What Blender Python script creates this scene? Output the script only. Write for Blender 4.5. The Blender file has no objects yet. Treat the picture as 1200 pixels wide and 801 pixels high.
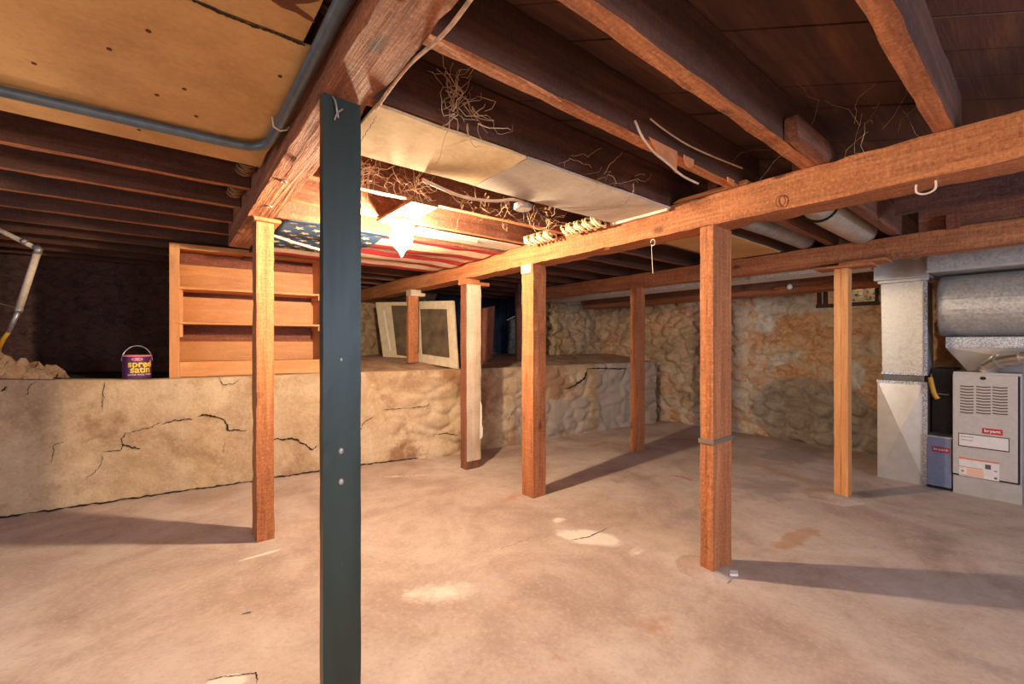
import bpy, bmesh, math, random
from mathutils import Vector, Matrix, noise
random.seed(7)
C = bpy.context.scene.collection
CT, ST = 0.7826, 0.6225          # the timber grid is turned 38.5 degrees to the view
TH = math.atan2(ST, CT)
F, H = 505.0, 1.35               # focal length in pixels of a 1200 frame, eye height
def W(a, b, z=0): return Vector((a*CT - b*ST, a*ST + b*CT, z))
def AB(x, y, z=0): return Vector((x*CT + y*ST, -x*ST + y*CT, z))
def on_z(px, py, z):
    Y = (z-H)*F/(400-py); return AB((px-600)/F*Y, Y, z)
def on_a(px, py, a):
    t = (px-600)/F; b = a*(CT-ST*t)/(ST+CT*t); Y = a*ST+b*CT
    return Vector((a, b, H+(400-py)/F*Y))
def on_b(px, py, b):
    t = (px-600)/F; a = b*(ST+CT*t)/(CT-ST*t); Y = a*ST+b*CT
    return Vector((a, b, H+(400-py)/F*Y))
def at(px, py, Y): return AB((px-600)/F*Y, Y, H+(400-py)/F*Y)

# ------------------------------------------------------------------ materials
def lin(c):
    return tuple(((v/255)/12.92 if v/255 <= .04045 else ((v/255+.055)/1.055)**2.4) for v in c[:3])+(1,)
class N:
    def __init__(s, name):
        s.m = bpy.data.materials.new(name); s.m.use_nodes = True
        s.t = s.m.node_tree; s.p = s.t.nodes['Principled BSDF']
    def n(s, kind, **kw):
        x = s.t.nodes.new(kind)
        for k, v in kw.items():
            if k.startswith('i_'):
                k = k[2:]; k = int(k) if k.isdigit() else k.replace('_', ' ')
                x.inputs[k].default_value = v
            else: setattr(x, k, v)
        return x
    def l(s, a, b): s.t.links.new(a, b)
    def coords(s, scale=(1, 1, 1), rand=True):
        tc = s.n('ShaderNodeTexCoord'); mp = s.n('ShaderNodeMapping'); mp.inputs['Scale'].default_value = scale
        if rand:
            oi = s.n('ShaderNodeObjectInfo'); mu = s.n('ShaderNodeMath', operation='MULTIPLY', i_1=37.0)
            s.l(oi.outputs['Random'], mu.inputs[0])
            ad = s.n('ShaderNodeVectorMath', operation='ADD'); s.l(tc.outputs['Object'], ad.inputs[0]); s.l(mu.outputs[0], ad.inputs[1])
            s.l(ad.outputs[0], mp.inputs['Vector'])
        else: s.l(tc.outputs['Object'], mp.inputs['Vector'])
        return mp.outputs[0]
    def noise(s, vec, scale, detail=6, rough=.6, dist=0):
        x = s.n('ShaderNodeTexNoise'); x.inputs['Scale'].default_value = scale; x.inputs['Detail'].default_value = detail
        x.inputs['Roughness'].default_value = rough; x.inputs['Distortion'].default_value = dist
        s.l(vec, x.inputs['Vector']); return x.outputs['Fac']
    def ramp(s, fac, stops):
        r = s.n('ShaderNodeValToRGB'); e = r.color_ramp.elements
        while len(e) < len(stops): e.new(.5)
        for i, (p, c) in enumerate(stops): e[i].position = p; e[i].color = lin(c) if len(c) == 3 else c
        s.l(fac, r.inputs[0]); return r.outputs[0]
    def mix(s, fac, a, b, mode='MIX'):
        x = s.n('ShaderNodeMix', data_type='RGBA', blend_type=mode)
        for i, v in ((0, fac), (6, a), (7, b)):
            if hasattr(v, 'is_output'): s.l(v, x.inputs[i])
            else: x.inputs[i].default_value = v if i == 0 else lin(v)
        return x.outputs[2]
    def math(s, op, a, b=0.0, c=0.0, clamp=False):
        x = s.n('ShaderNodeMath', operation=op, use_clamp=clamp)
        for i, v in enumerate((a, b, c)):
            if hasattr(v, 'is_output'): s.l(v, x.inputs[i])
            else: x.inputs[i].default_value = v
        return x.outputs[0]
    def bump(s, h, dist=.01, strength=1.0):
        x = s.n('ShaderNodeBump'); x.inputs['Distance'].default_value = dist; x.inputs['Strength'].default_value = strength
        s.l(h, x.inputs['Height']); s.l(x.outputs[0], s.p.inputs['Normal'])
    def col(s, c):
        if hasattr(c, 'is_output'): s.l(c, s.p.inputs['Base Color'])
        else: s.p.inputs['Base Color'].default_value = lin(c)
def plain(name, c, rough=.6, metal=0, var=.0, bump=0, scale=30, **kw):
    k = N(name); v = k.coords()
    f = k.noise(v, scale, 5)
    d = tuple(max(0, x*(1-var)) for x in c); u = tuple(min(255, x*(1+var)) for x in c)
    k.col(k.ramp(f, [(.3, d), (.7, u)]))
    k.p.inputs['Roughness'].default_value = rough; k.p.inputs['Metallic'].default_value = metal
    if bump: k.bump(f, bump)
    return k.m
def wood(name, dark, light, axis, grain=14, saw=.5, rough=.8, stain=None, knots=True, bumpd=.006, speck=1.0):
    k = N(name); sc = [grain]*3; sc[axis] = .9
    v = k.coords(tuple(sc)); f = k.noise(v, 1.0, 8, .65, .4)
    c = k.ramp(f, [(.28, dark), (.5, tuple((a+b)/2 for a, b in zip(dark, light))), (.68, light)])
    v2 = k.coords((1, 1, 1)); big = k.noise(v2, 2.3, 4, .6)
    c = k.mix(k.math('MULTIPLY', k.ramp(big, [(.42, (0, 0, 0)), (.66, (255, 255, 255))]), .45), c, stain or dark)
    sp_ = k.noise(k.coords((1, 1, 1)), 70, 4, .75)
    c = k.mix(k.math('MULTIPLY', k.ramp(sp_, [(.52, (0, 0, 0)), (.66, (255, 255, 255))]), .4*speck), c, tuple(min(255, x*1.12+10) for x in light))
    c = k.mix(k.math('MULTIPLY', k.ramp(sp_, [(.34, (255, 255, 255)), (.46, (0, 0, 0))]), .5*speck), c, tuple(x*.55 for x in dark))
    fine = [60]*3; fine[axis] = 3
    fg = k.noise(k.coords(tuple(fine)), 1.0, 4, .7)
    c = k.mix(k.math('MULTIPLY', k.ramp(fg, [(.4, (255, 255, 255)), (.52, (0, 0, 0))]), .35*speck), c, tuple(x*.6 for x in dark))
    h = k.math('ADD', f, k.math('MULTIPLY', sp_, .5))
    if knots:
        ks = [5]*3; ks[axis] = 2.2
        vo = k.n('ShaderNodeTexVoronoi', feature='F1'); vo.inputs['Scale'].default_value = 1.0; k.l(k.coords(tuple(ks)), vo.inputs['Vector'])
        kn = k.ramp(vo.outputs['Distance'], [(.05, (255, 255, 255)), (.14, (0, 0, 0))])
        c = k.mix(k.math('MULTIPLY', kn, .7), c, tuple(x*.35 for x in dark))
    if saw:
        s3 = [7]*3; s3[axis] = 90
        sw = k.noise(k.coords(tuple(s3)), 1.0, 3, .6)
        c = k.mix(k.math('MULTIPLY', k.ramp(sw, [(.5, (0, 0, 0)), (.72, (255, 255, 255))]), .45*saw), c, tuple(min(255, x*1.35+18) for x in light))
        h = k.math('ADD', f, k.math('MULTIPLY', sw, saw))
    k.col(c); k.p.inputs['Roughness'].default_value = rough; k.bump(h, bumpd, .8)
    return k.m
def trio(name, *a, **kw): return [wood(name+'_'+'abz'[i], *a, axis=i, **kw) for i in range(3)]
OR = trio('orange_fir', (150, 84, 46), (206, 134, 84), saw=.22)                    # lit, warm posts and beams
ORB = wood('beam_fir_sawn', (128, 70, 44), (204, 134, 90), axis=1, saw=.08, bumpd=.03, grain=30)
DKJ = trio('dark_joist', (62, 38, 34), (118, 74, 60), saw=.15, stain=(50, 30, 30))
MDJ = trio('brown_joist', (96, 56, 40), (160, 100, 68), saw=.15, stain=(78, 46, 36))
SDJ = trio('sooty_joist', (66, 38, 28), (118, 72, 50), saw=.1, stain=(54, 32, 26), speck=.6)
RDW = trio('red_brown_fir', (112, 60, 42), (158, 92, 64), saw=.15)
SHW = trio('shelf_pine', (188, 118, 62), (228, 162, 98), saw=0, speck=.3, knots=False, rough=.55, grain=9, bumpd=.001)
WHW = trio('whitened_board', (190, 164, 138), (222, 202, 178), saw=.1, speck=.3, stain=(140, 110, 90), knots=False)
TEAL = N('teal_paint')
v = TEAL.coords((6, 6, 1)); f = TEAL.noise(v, 1.5, 6)
w_ = TEAL.ramp(TEAL.noise(TEAL.coords((40, 40, 14)), 1.0, 6, .7), [(.70, (0, 0, 0)), (.76, (255, 255, 255))])
TEAL.col(TEAL.mix(TEAL.math('MULTIPLY', w_, .5), TEAL.ramp(f, [(.3, (34, 46, 42)), (.7, (48, 64, 60))]), (150, 160, 150)))
TEAL.p.inputs['Roughness'].default_value = .42; TEAL.bump(f, .002); TEAL = TEAL.m

def deck_mat():
    k = N('dark_sheathing'); rz = math.radians(-5.5)
    tc = k.n('ShaderNodeTexCoord'); mp = k.n('ShaderNodeMapping', i_Rotation=(0, 0, 0)); mp.inputs['Scale'].default_value = (1.2, 12, 6)
    k.l(tc.outputs['Object'], mp.inputs['Vector']); f = k.noise(mp.outputs[0], 1, 8, .65, .3)
    c = k.ramp(f, [(.3, (66, 42, 36)), (.55, (110, 70, 50)), (.72, (150, 100, 62))])
    g = k.noise(tc.outputs['Object'], 1.2, 4)
    c = k.mix(k.math('MULTIPLY', g, .8), c, (48, 26, 24)); k.col(c)
    k.p.inputs['Roughness'].default_value = .9; k.bump(f, .006); return k.m
DECK = deck_mat()

def plaster_mat(name, base, light, dark, att=None, attcol=(200, 190, 180), bumpd=.02, scale=1.0):
    k = N(name); v = k.coords(rand=False); a = k.noise(v, 1.6*scale, 8, .62, .6); b = k.noise(v, 7*scale, 8, .65, .2); d = k.noise(v, 45, 6, .7)
    c = k.ramp(a, [(.32, dark), (.48, base), (.68, light)])
    c = k.mix(k.math('MULTIPLY', k.ramp(b, [(.45, (0, 0, 0)), (.7, (255, 255, 255))]), .5), c, dark)
    c = k.mix(k.math('MULTIPLY', k.ramp(d, [(.52, (0, 0, 0)), (.68, (255, 255, 255))]), .45), c, light)
    c = k.mix(k.math('MULTIPLY', k.ramp(d, [(.34, (255, 255, 255)), (.46, (0, 0, 0))]), .35), c, dark)
    if att:
        at_ = k.n('ShaderNodeAttribute', attribute_name='mask'); sp = k.n('ShaderNodeSeparateColor'); k.l(at_.outputs['Color'], sp.inputs[0])
        for i, cc in enumerate(att):
            m = k.math('ADD', sp.outputs[i], k.math('MULTIPLY', k.math('SUBTRACT', b, .5), 1.1))
            m = k.ramp(m, [(.38, (0, 0, 0)), (.62, (255, 255, 255))])
            m = k.math('MULTIPLY', m, k.ramp(sp.outputs[i], [(.02, (0, 0, 0)), (.3, (255, 255, 255))]))
            c = k.mix(k.math('MULTIPLY', m, cc[3] if len(cc) > 3 else 1.0), c, cc[:3])
    k.col(c); k.p.inputs['Roughness'].default_value = .88
    k.bump(k.math('ADD', k.math('MULTIPLY', b, 1.0), k.math('MULTIPLY', d, .25)), bumpd, .7); return k.m
def stone_mat(name, pal, plaster, amount, mortar=(70, 52, 42), att=None, scale=4.5):
    k = N(name); tc = k.n('ShaderNodeTexCoord')
    wv = k.noise(tc.outputs['Object'], 5, 4); wa = k.n('ShaderNodeVectorMath', operation='SCALE'); wa.inputs['Scale'].default_value = .18
    k.l(k.t.nodes[-1].outputs[0] if False else wv, wa.inputs[0]); ad = k.n('ShaderNodeVectorMath', operation='ADD')
    k.l(tc.outputs['Object'], ad.inputs[0]); k.l(wa.outputs[0], ad.inputs[1]); mp = k.n('ShaderNodeMapping'); mp.inputs['Scale'].default_value = (1, 1, 1.8)
    k.l(ad.outputs[0], mp.inputs['Vector'])
    vo = k.n('ShaderNodeTexVoronoi', feature='F1', i_Scale=scale); k.l(mp.outputs[0], vo.inputs['Vector'])
    ve = k.n('ShaderNodeTexVoronoi', feature='DISTANCE_TO_EDGE', i_Scale=scale); k.l(mp.outputs[0], ve.inputs['Vector'])
    sp = k.n('ShaderNodeSeparateColor'); k.l(vo.outputs['Color'], sp.inputs[0])
    n1 = k.noise(tc.outputs['Object'], 9, 8, .7); n2 = k.noise(tc.outputs['Object'], 1.7, 7, .65, .8); n3 = k.noise(tc.outputs['Object'], 30, 6, .7)
    f = k.math('ADD', k.math('MULTIPLY', sp.outputs[0], .28), k.math('MULTIPLY', k.math('ADD', n1, k.math('MULTIPLY', k.math('SUBTRACT', n3, .5), .6)), .82))
    c = k.ramp(f, [(i/(len(pal)-1)*.7+.12, p) for i, p in enumerate(pal)])
    em = k.ramp(ve.outputs['Distance'], [(.01, (255, 255, 255)), (.07, (0, 0, 0))])
    c = k.mix(k.math('MULTIPLY', em, k.math('MULTIPLY', n1, .5)), c, mortar)
    pm = k.ramp(k.math('ADD', n2, k.math('MULTIPLY', k.math('SUBTRACT', n1, .5), .35)), [(1-amount-.07, (0, 0, 0)), (1-amount+.04, (255, 255, 255))])
    c = k.mix(pm, c, k.ramp(n3, [(.3, tuple(x*.8 for x in plaster)), (.7, plaster)]))
    if att:
        at_ = k.n('ShaderNodeAttribute', attribute_name='mask'); s2 = k.n('ShaderNodeSeparateColor'); k.l(at_.outputs['Color'], s2.inputs[0])
        for i, cc in enumerate(att):
            m = k.math('ADD', s2.outputs[i], k.math('MULTIPLY', k.math('SUBTRACT', n1, .5), .7))
            c = k.mix(k.ramp(m, [(.4, (0, 0, 0)), (.6, (255, 255, 255))]), c, k.ramp(k.noise(tc.outputs['Object'], 6, 7, .7, .5), [(.32, tuple(x*.68 for x in cc)), (.62, cc)]))
    k.col(c); k.p.inputs['Roughness'].default_value = .92
    k.bump(k.math('ADD', k.math('MULTIPLY', n1, 1.0), k.math('MULTIPLY', n3, .35)), .035, .8); return k.m
FLOOR = plaster_mat('stained_concrete_floor', (184, 162, 148), (206, 188, 176), (158, 132, 118),
                    att=[(232, 220, 206, .8), (178, 122, 70, .55), (140, 124, 118, .5)], bumpd=.003, scale=.8)
LEDGE = plaster_mat('cracked_plaster', (190, 162, 128), (212, 188, 156), (152, 118, 88), att=[(206, 184, 152), (150, 112, 80), (168, 150, 132)], bumpd=.02)
DIRT = plaster_mat('dry_dirt', (176, 140, 110), (198, 162, 130), (136, 102, 78), bumpd=.03, scale=3)
DDIRT = plaster_mat('sooty_dirt', (46, 36, 34), (64, 50, 44), (26, 20, 22), bumpd=.03, scale=3)
STONE_R = stone_mat('rubble_wall_right', [(92, 62, 46), (164, 116, 80), (206, 166, 126), (184, 132, 94), (224, 198, 166)], (212, 190, 162), .46, att=[(170, 154, 136), (214, 204, 190), (190, 160, 122)])
STONE_B = stone_mat('rubble_wall_back', [(112, 86, 64), (164, 132, 98), (186, 156, 120), (140, 112, 84)], (196, 172, 140), .45)
SOOT = stone_mat('sooty_brick_wall', [(44, 34, 40), (82, 58, 58), (112, 78, 66), (56, 46, 54)], (92, 70, 68), .2, mortar=(14, 12, 16), scale=6)
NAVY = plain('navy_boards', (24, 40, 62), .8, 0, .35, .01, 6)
PANELY = plaster_mat('yellowed_plasterboard', (204, 158, 98), (218, 174, 114), (176, 128, 74), bumpd=.002, scale=.6)
PANELC = plaster_mat('cream_plasterboard', (222, 190, 140), (234, 206, 160), (190, 152, 104), bumpd=.002, scale=1.4)
PANELG = plaster_mat('grey_plasterboard', (196, 182, 164), (208, 196, 180), (170, 152, 132), bumpd=.002, scale=1.4)
CRACK = plain('crack_black', (40, 26, 20), .95)
def galv(name, c, rough=.35, sc=28, metal=.6):
    k = N(name); v = k.coords(); vo = k.n('ShaderNodeTexVoronoi', i_Scale=sc*2.2); k.l(v, vo.inputs['Vector']); sp = k.n('ShaderNodeSeparateColor'); k.l(vo.outputs['Color'], sp.inputs[0])
    n_ = k.noise(v, sc*.5, 5); f = k.math('ADD', k.math('MULTIPLY', sp.outputs[0], .5), k.math('MULTIPLY', n_, .5))
    k.col(k.ramp(f, [(.2, tuple(x*.86 for x in c)), (.75, c)]))
    k.l(k.math('ADD', k.math('MULTIPLY', f, .3), rough-.1), k.p.inputs['Roughness']); k.p.inputs['Metallic'].default_value = metal; k.bump(n_, .003, .5); return k.m
GALV = galv('galvanised_steel', (206, 202, 196), .38)
GALV2 = plain('smooth_sheet_steel', (200, 196, 190), .36, .6, .04, .001, 12)
FOIL = galv('foil_tape', (220, 224, 230), .2, 70)
FURN = plain('furnace_enamel', (186, 176, 168), .45, .1, .04)
FURNB = plain('blue_grey_enamel', (112, 118, 140), .45, .1, .06)
BLACK = plain('black', (14, 12, 13), .7); DARK = plain('dark_gap', (30, 24, 24), .9)
RED = plain('red_badge', (186, 34, 38), .4); WHITE = plain('white_print', (236, 232, 226), .6); LABELW = plain('paper_label', (218, 208, 204), .6, 0, .03)
LABELO = plain('orange_print', (206, 116, 76), .6); LABELP = plain('peach_print', (226, 178, 146), .6); INK = plain('ink_grey', (90, 80, 84), .7)
PVC = plain('white_pvc', (216, 196, 172), .5, 0, .06); TAPE = plain('silver_tape', (170, 166, 164), .35, .5, .1)
CONDUIT = plain('grey_conduit', (92, 104, 112), .4, .3, .1, 0, 20)
CABLE = plain('pale_cable', (206, 178, 146), .7, 0, .1); STRAP = plain('pale_peeling_strip', (196, 160, 130), .8, 0, .2)
WEB = plain('dusty_cobweb', (200, 164, 128), .95, 0, .15)
COIL = plain('cream_coil', (232, 208, 158), .6, 0, .05); YEL = plain('yellow_pipe', (216, 158, 40), .5, 0, .05)
CERAM = plain('white_porcelain', (236, 228, 212), .3); PLY = plain('lamp_plywood', (140, 96, 54), .8, 0, .08, .001, 8)
PAPER = plain('torn_orange_paper', (196, 122, 76), .85, 0, .1, .004, 20)
NAIL = plain('nail_steel', (150, 140, 130), .4, .7); HOOKW = plain('white_hook', (220, 200, 180), .5)
BLUEF = plain('flag_blue', (40, 72, 104), .85, 0, .12); REDF = plain('flag_red', (178, 44, 52), .85, 0, .1); CREAMF = plain('flag_cream', (226, 196, 162), .85, 0, .06)
PURP = plain('purple_can', (84, 36, 88), .35, 0, .1); YELP = plain('yellow_print', (240, 204, 50), .5); PINK = plain('pink_badge', (226, 130, 150), .5)
SASH = plain('old_white_paint', (214, 196, 168), .6, 0, .06, .001, 12); SCREEN = plain('olive_screen', (92, 78, 60), .8, 0, .3, 0, 5)
LEAF = plain('outdoor_leaf', (80, 120, 60), .6, 0, .3)
gl = N('dusty_glass'); gl.col((220, 216, 200)); gl.p.inputs['Roughness'].default_value = .25; gl.p.inputs['Transmission Weight'].default_value = .95; gl.p.inputs['IOR'].default_value = 1.1; GLASS = gl.m
def bulb_mats():
    m = bpy.data.materials.new('lit_bulb'); m.use_nodes = True; t = m.node_tree; t.nodes.clear()
    o = t.nodes.new('ShaderNodeOutputMaterial'); e = t.nodes.new('ShaderNodeEmission'); e.inputs[0].default_value = (1, .78, .52, 1); e.inputs[1].default_value = BULB
    t.links.new(e.outputs[0], o.inputs[0])
    s = bpy.data.materials.new('clear_ruffled_glass'); s.use_nodes = True; t = s.node_tree; t.nodes.clear()
    o = t.nodes.new('ShaderNodeOutputMaterial'); mx = t.nodes.new('ShaderNodeMixShader'); mx.inputs[0].default_value = .10
    tr = t.nodes.new('ShaderNodeBsdfTransparent'); m2 = t.nodes.new('ShaderNodeMixShader'); g = t.nodes.new('ShaderNodeBsdfGlossy'); tl = t.nodes.new('ShaderNodeBsdfTranslucent')
    g.inputs['Roughness'].default_value = .1; t.links.new(tl.outputs[0], m2.inputs[1]); t.links.new(g.outputs[0], m2.inputs[2]); m2.inputs[0].default_value = .4
    t.links.new(tr.outputs[0], mx.inputs[1]); t.links.new(m2.outputs[0], mx.inputs[2]); t.links.new(mx.outputs[0], o.inputs[0])
    return m, s
BULB = 3300.0
LIT, SHADE = bulb_mats()

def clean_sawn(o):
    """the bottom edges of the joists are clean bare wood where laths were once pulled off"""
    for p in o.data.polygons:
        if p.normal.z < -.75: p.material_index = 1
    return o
# ------------------------------------------------------------------ objects
BASE = {}
def emit(name, bm, mats, parent=None, smooth=False, recalc=True, bevel=0):
    if recalc: bmesh.ops.recalc_face_normals(bm, faces=bm.faces)
    xs = [v.co for v in bm.verts]
    c = Vector(((min(v.x for v in xs)+max(v.x for v in xs))/2, (min(v.y for v in xs)+max(v.y for v in xs))/2, min(v.z for v in xs)))
    bmesh.ops.translate(bm, verts=bm.verts, vec=-c)
    me = bpy.data.meshes.new(name); bm.to_mesh(me); bm.free()
    for m in (mats if isinstance(mats, (list, tuple)) else [mats]): me.materials.append(m)
    if smooth:
        for p in me.polygons: p.use_smooth = True
    o = bpy.data.objects.new(name, me); C.objects.link(o)
    if parent is None: o.location = W(c.x, c.y, c.z); o.rotation_euler = (0, 0, TH)
    else: o.parent = parent; o.location = c - BASE[parent.name]
    BASE[o.name] = c
    if bevel:
        bv = o.modifiers.new('bevel', 'BEVEL'); bv.width = bevel; bv.segments = 2; bv.limit_method = 'ANGLE'
    return o
def empty(name, p, label, cat, group=None):
    o = bpy.data.objects.new(name, None); C.objects.link(o); o.location = W(p[0], p[1], p[2]); o.rotation_euler = (0, 0, TH)
    BASE[o.name] = Vector(p); tag(o, label, cat, group); return o
def tag(o, label, cat, group=None, kind=None):
    o['label'] = label; o['category'] = cat
    if group: o['group'] = group
    if kind: o['kind'] = kind
    return o
def struct(o): o['kind'] = 'structure'; return o
def NB(): return bmesh.new()
def box(bm, a0, a1, b0, b1, z0, z1, mi=0):
    v = [bm.verts.new(p) for p in ((a0, b0, z0), (a1, b0, z0), (a1, b1, z0), (a0, b1, z0), (a0, b0, z1), (a1, b0, z1), (a1, b1, z1), (a0, b1, z1))]
    for q in ((0, 3, 2, 1), (4, 5, 6, 7), (0, 1, 5, 4), (1, 2, 6, 5), (2, 3, 7, 6), (3, 0, 4, 7)):
        f = bm.faces.new([v[i] for i in q]); f.material_index = mi
    return bm
def timber(a0, a1, b0, b1, z0, z1, jit=.004, step=.06, chip=.0, seed=None, bm=None):
    """sawn timber: long axis cut into stations whose four corners wander a little"""
    bm = bm or NB(); L = (a1-a0, b1-b0, z1-z0); ax = max(range(3), key=lambda i: L[i]); n = max(2, int(L[ax]/step))
    lo = (a0, b0, z0); hi = (a1, b1, z1); o = [i for i in range(3) if i != ax]; sd = random.random()*100 if seed is None else seed
    K = 3; per = []
    for i in range(K): per.append((i/K, 0))
    for i in range(K): per.append((1, i/K))
    for i in range(K): per.append((1-i/K, 1))
    for i in range(K): per.append((0, 1-i/K))
    rings = []
    for s in range(n+1):
        t = lo[ax]+L[ax]*s/n; ring = []
        for j, (u, w) in enumerate(per):
            p = [0, 0, 0]; p[ax] = t; p[o[0]] = lo[o[0]]+L[o[0]]*u; p[o[1]] = lo[o[1]]+L[o[1]]*w
            e = 1 if (u in (0, 1) and w in (0, 1)) else .45
            q = noise.noise_vector(Vector((t*9, j*3.1, sd))); q2 = noise.noise_vector(Vector((t*2.2, j//6*5.0, sd+9)))
            for k in o: p[k] += q[k]*jit*e*.9 + q2[k]*jit*.6
            if chip and e == 1:
                cc = max(0, noise.noise(Vector((t*11, j*7.7, sd+3)))-.2)*chip*.55
                p[o[0]] += cc*(1 if u == 0 else -1); p[o[1]] += cc*(1 if w == 0 else -1)
            ring.append(bm.verts.new(p))
        rings.append(ring)
    M = len(per)
    for r0, r1 in zip(rings, rings[1:]):
        for j in range(M): bm.faces.new((r0[j], r0[(j+1) % M], r1[(j+1) % M], r1[j]))
    bm.faces.new(rings[0][::-1]); bm.faces.new(rings[-1])
    return bm
def tube(bm, pts, r, seg=10, mi=0, cap=True):
    pts = [Vector(p) for p in pts]; rs = r if isinstance(r, (list, tuple)) else [r]*len(pts); rings = []; up = None
    for i, p in enumerate(pts):
        d = (pts[min(i+1, len(pts)-1)]-pts[max(i-1, 0)]).normalized()
        if up is None: up = d.orthogonal().normalized()
        up = (up-d*up.dot(d)); up = up.normalized() if up.length > 1e-6 else d.orthogonal().normalized()
        s = d.cross(up); rings.append([bm.verts.new(p+(up*math.cos(2*math.pi*k/seg)+s*math.sin(2*math.pi*k/seg))*rs[i]) for k in range(seg)])
    for r0, r1 in zip(rings, rings[1:]):
        for k in range(seg): bm.faces.new((r0[k], r0[(k+1) % seg], r1[(k+1) % seg], r1[k])).material_index = mi
    if cap:
        bm.faces.new(rings[0][::-1]).material_index = mi; bm.faces.new(rings[-1]).material_index = mi
    return bm
def smooth_path(pts, n=8):
    pts = [Vector(p) for p in pts]; out = []
    for i in range(len(pts)-1):
        p0 = pts[max(i-1, 0)]; p1 = pts[i]; p2 = pts[i+1]; p3 = pts[min(i+2, len(pts)-1)]
        for k in range(n):
            t = k/n; out.append(.5*((2*p1)+(p2-p0)*t+(2*p0-5*p1+4*p2-p3)*t*t+(3*p1-p0-3*p2+p3)*t**3))
    out.append(pts[-1]); return out
def lathe(bm, c, prof, seg=24, mi=0, fl=None):
    rings = []
    for i, (r, z) in enumerate(prof):
        rings.append([bm.verts.new((c[0]+r*(1+(fl[i]*math.cos(seg/2*2*math.pi*k/seg) if fl else 0))*math.cos(2*math.pi*k/seg),
                                    c[1]+r*(1+(fl[i]*math.cos(seg/2*2*math.pi*k/seg) if fl else 0))*math.sin(2*math.pi*k/seg), c[2]+z)) for k in range(seg)])
    for r0, r1 in zip(rings, rings[1:]):
        for k in range(seg): bm.faces.new((r0[k], r0[(k+1) % seg], r1[(k+1) % seg], r1[k])).material_index = mi
    for rg in (rings[0], rings[-1]):
        if (rg[0].co-rg[seg//2].co).length > 1e-5: bm.faces.new(rg).material_index = mi
    return bm
def poly(bm, pts, off, mi=0):
    """closed slab: polygon pts pushed out by off"""
    a = [bm.verts.new(p) for p in pts]; b = [bm.verts.new(Vector(p)+Vector(off)) for p in pts]
    bm.faces.new(a).material_index = mi; bm.faces.new(b[::-1]).material_index = mi
    for i in range(len(a)): bm.faces.new((a[i], a[(i+1) % len(a)], b[(i+1) % len(a)], b[i])).material_index = mi
    return bm
def text_bm(s, size, bold=0.0):
    cu = bpy.data.curves.new('t', 'FONT'); cu.body = s; cu.size = size; cu.extrude = .0008; cu.align_x = 'CENTER'; cu.align_y = 'CENTER'; cu.offset = bold; cu.resolution_u = 3
    ob = bpy.data.objects.new('t', cu); C.objects.link(ob); dg = bpy.context.evaluated_depsgraph_get(); me = bpy.data.meshes.new_from_object(ob.evaluated_get(dg))
    bm = NB(); bm.from_mesh(me); bpy.data.objects.remove(ob); bpy.data.curves.remove(cu); bpy.data.meshes.remove(me); return bm
def grid(fn, nu, nv, mask=None):
    """surface from fn(u,v)->Vector, optional colour mask fn(p,u,v)"""
    bm = NB(); lay = bm.loops.layers.float_color.new('mask') if mask else None
    vs = [[bm.verts.new(fn(i/nu, j/nv)) for j in range(nv+1)] for i in range(nu+1)]
    ms = {}
    if mask:
        for i in range(nu+1):
            for j in range(nv+1): ms[vs[i][j]] = tuple(mask(vs[i][j].co, i/nu, j/nv))+(1,)
    for i in range(nu):
        for j in range(nv):
            f = bm.faces.new((vs[i][j], vs[i+1][j], vs[i+1][j+1], vs[i][j+1]))
            if mask:
                for l in f.loops: l[lay] = ms[l.vert]
    return bm
def rough(p, s, amp): return noise.fractal(p*s, .8, 2.1, 5)*amp
def stone_h(p, s=4.0, amp=.05):
    d, _ = noise.voronoi(Vector((p.x, p.y, p.z*1.8))*s); e = d[1]-d[0]
    return min(e*1.6, .5)*amp*1.6 + rough(p, 3, amp*.55)
def blob(p, q, ra, rb, ang=0):
    d = Vector((p.x-q.x, p.y-q.y)); c, s = math.cos(ang), math.sin(ang); u = (d.x*c+d.y*s)/ra; w = (-d.x*s+d.y*c)/rb
    return max(0, 1-math.sqrt(u*u+w*w)**1.3)

# ------------------------------------------------------------------ floor
def angpx(p, q): d = q-p; return math.atan2(d.y, d.x)
fz = lambda x, y: on_z(x, y, 0)
WP = [(fz(690, 628), .34, .17, angpx(fz(640, 620), fz(750, 640)), 1.1), (fz(655, 608), .14, .08, 0, .7), (fz(520, 692), .42, .2, angpx(fz(440, 700), fz(600, 690)), .62), (fz(265, 799), .12, .07, angpx(fz(230, 800), fz(300, 790)), 1.3),
      (fz(308, 648), .2, .04, angpx(fz(275, 660), fz(340, 640)), 1.0), (fz(480, 556), .5, .07, angpx(fz(430, 560), fz(640, 548)), .7), (fz(560, 640), .6, .25, 0, .35), (fz(745, 645), .15, .1, 0, .6)]
RP = [(fz(935, 628), .55, .11, angpx(fz(872, 655), fz(1010, 590)), 1.0), (fz(600, 582), .3, .12, 0, .7), (fz(250, 640), .5, .3, 0, .4), (fz(60, 650), .8, .4, 0, .4), (fz(770, 730), .3, .25, 0, .5), (fz(640, 780), .3, .1, 0, .5), (fz(700, 520), .6, .15, 0, .6)]
GP = [(fz(900, 570), .9, .5, 0, .75), (fz(930, 530), 1.2, .5, 0, .9), (fz(1100, 640), .9, .5, 0, .5), (fz(800, 600), .7, .4, 0, .5), (fz(1000, 740), .5, .25, 0, .4), (fz(750, 560), .7, .4, 0, .5), (fz(1150, 780), .5, .3, 0, .4)]
def fmask(p, u, v):
    return [min(1, max([0]+[blob(p, q, ra, rb, an)*s for q, ra, rb, an, s in L])) for L in (WP, RP, GP)]
def ffn(u, v):
    a = -5+12.6*u; b = -3+9.0*v; return Vector((a, b, rough(Vector((a, b, 0)), 1.2, .004)))
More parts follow.
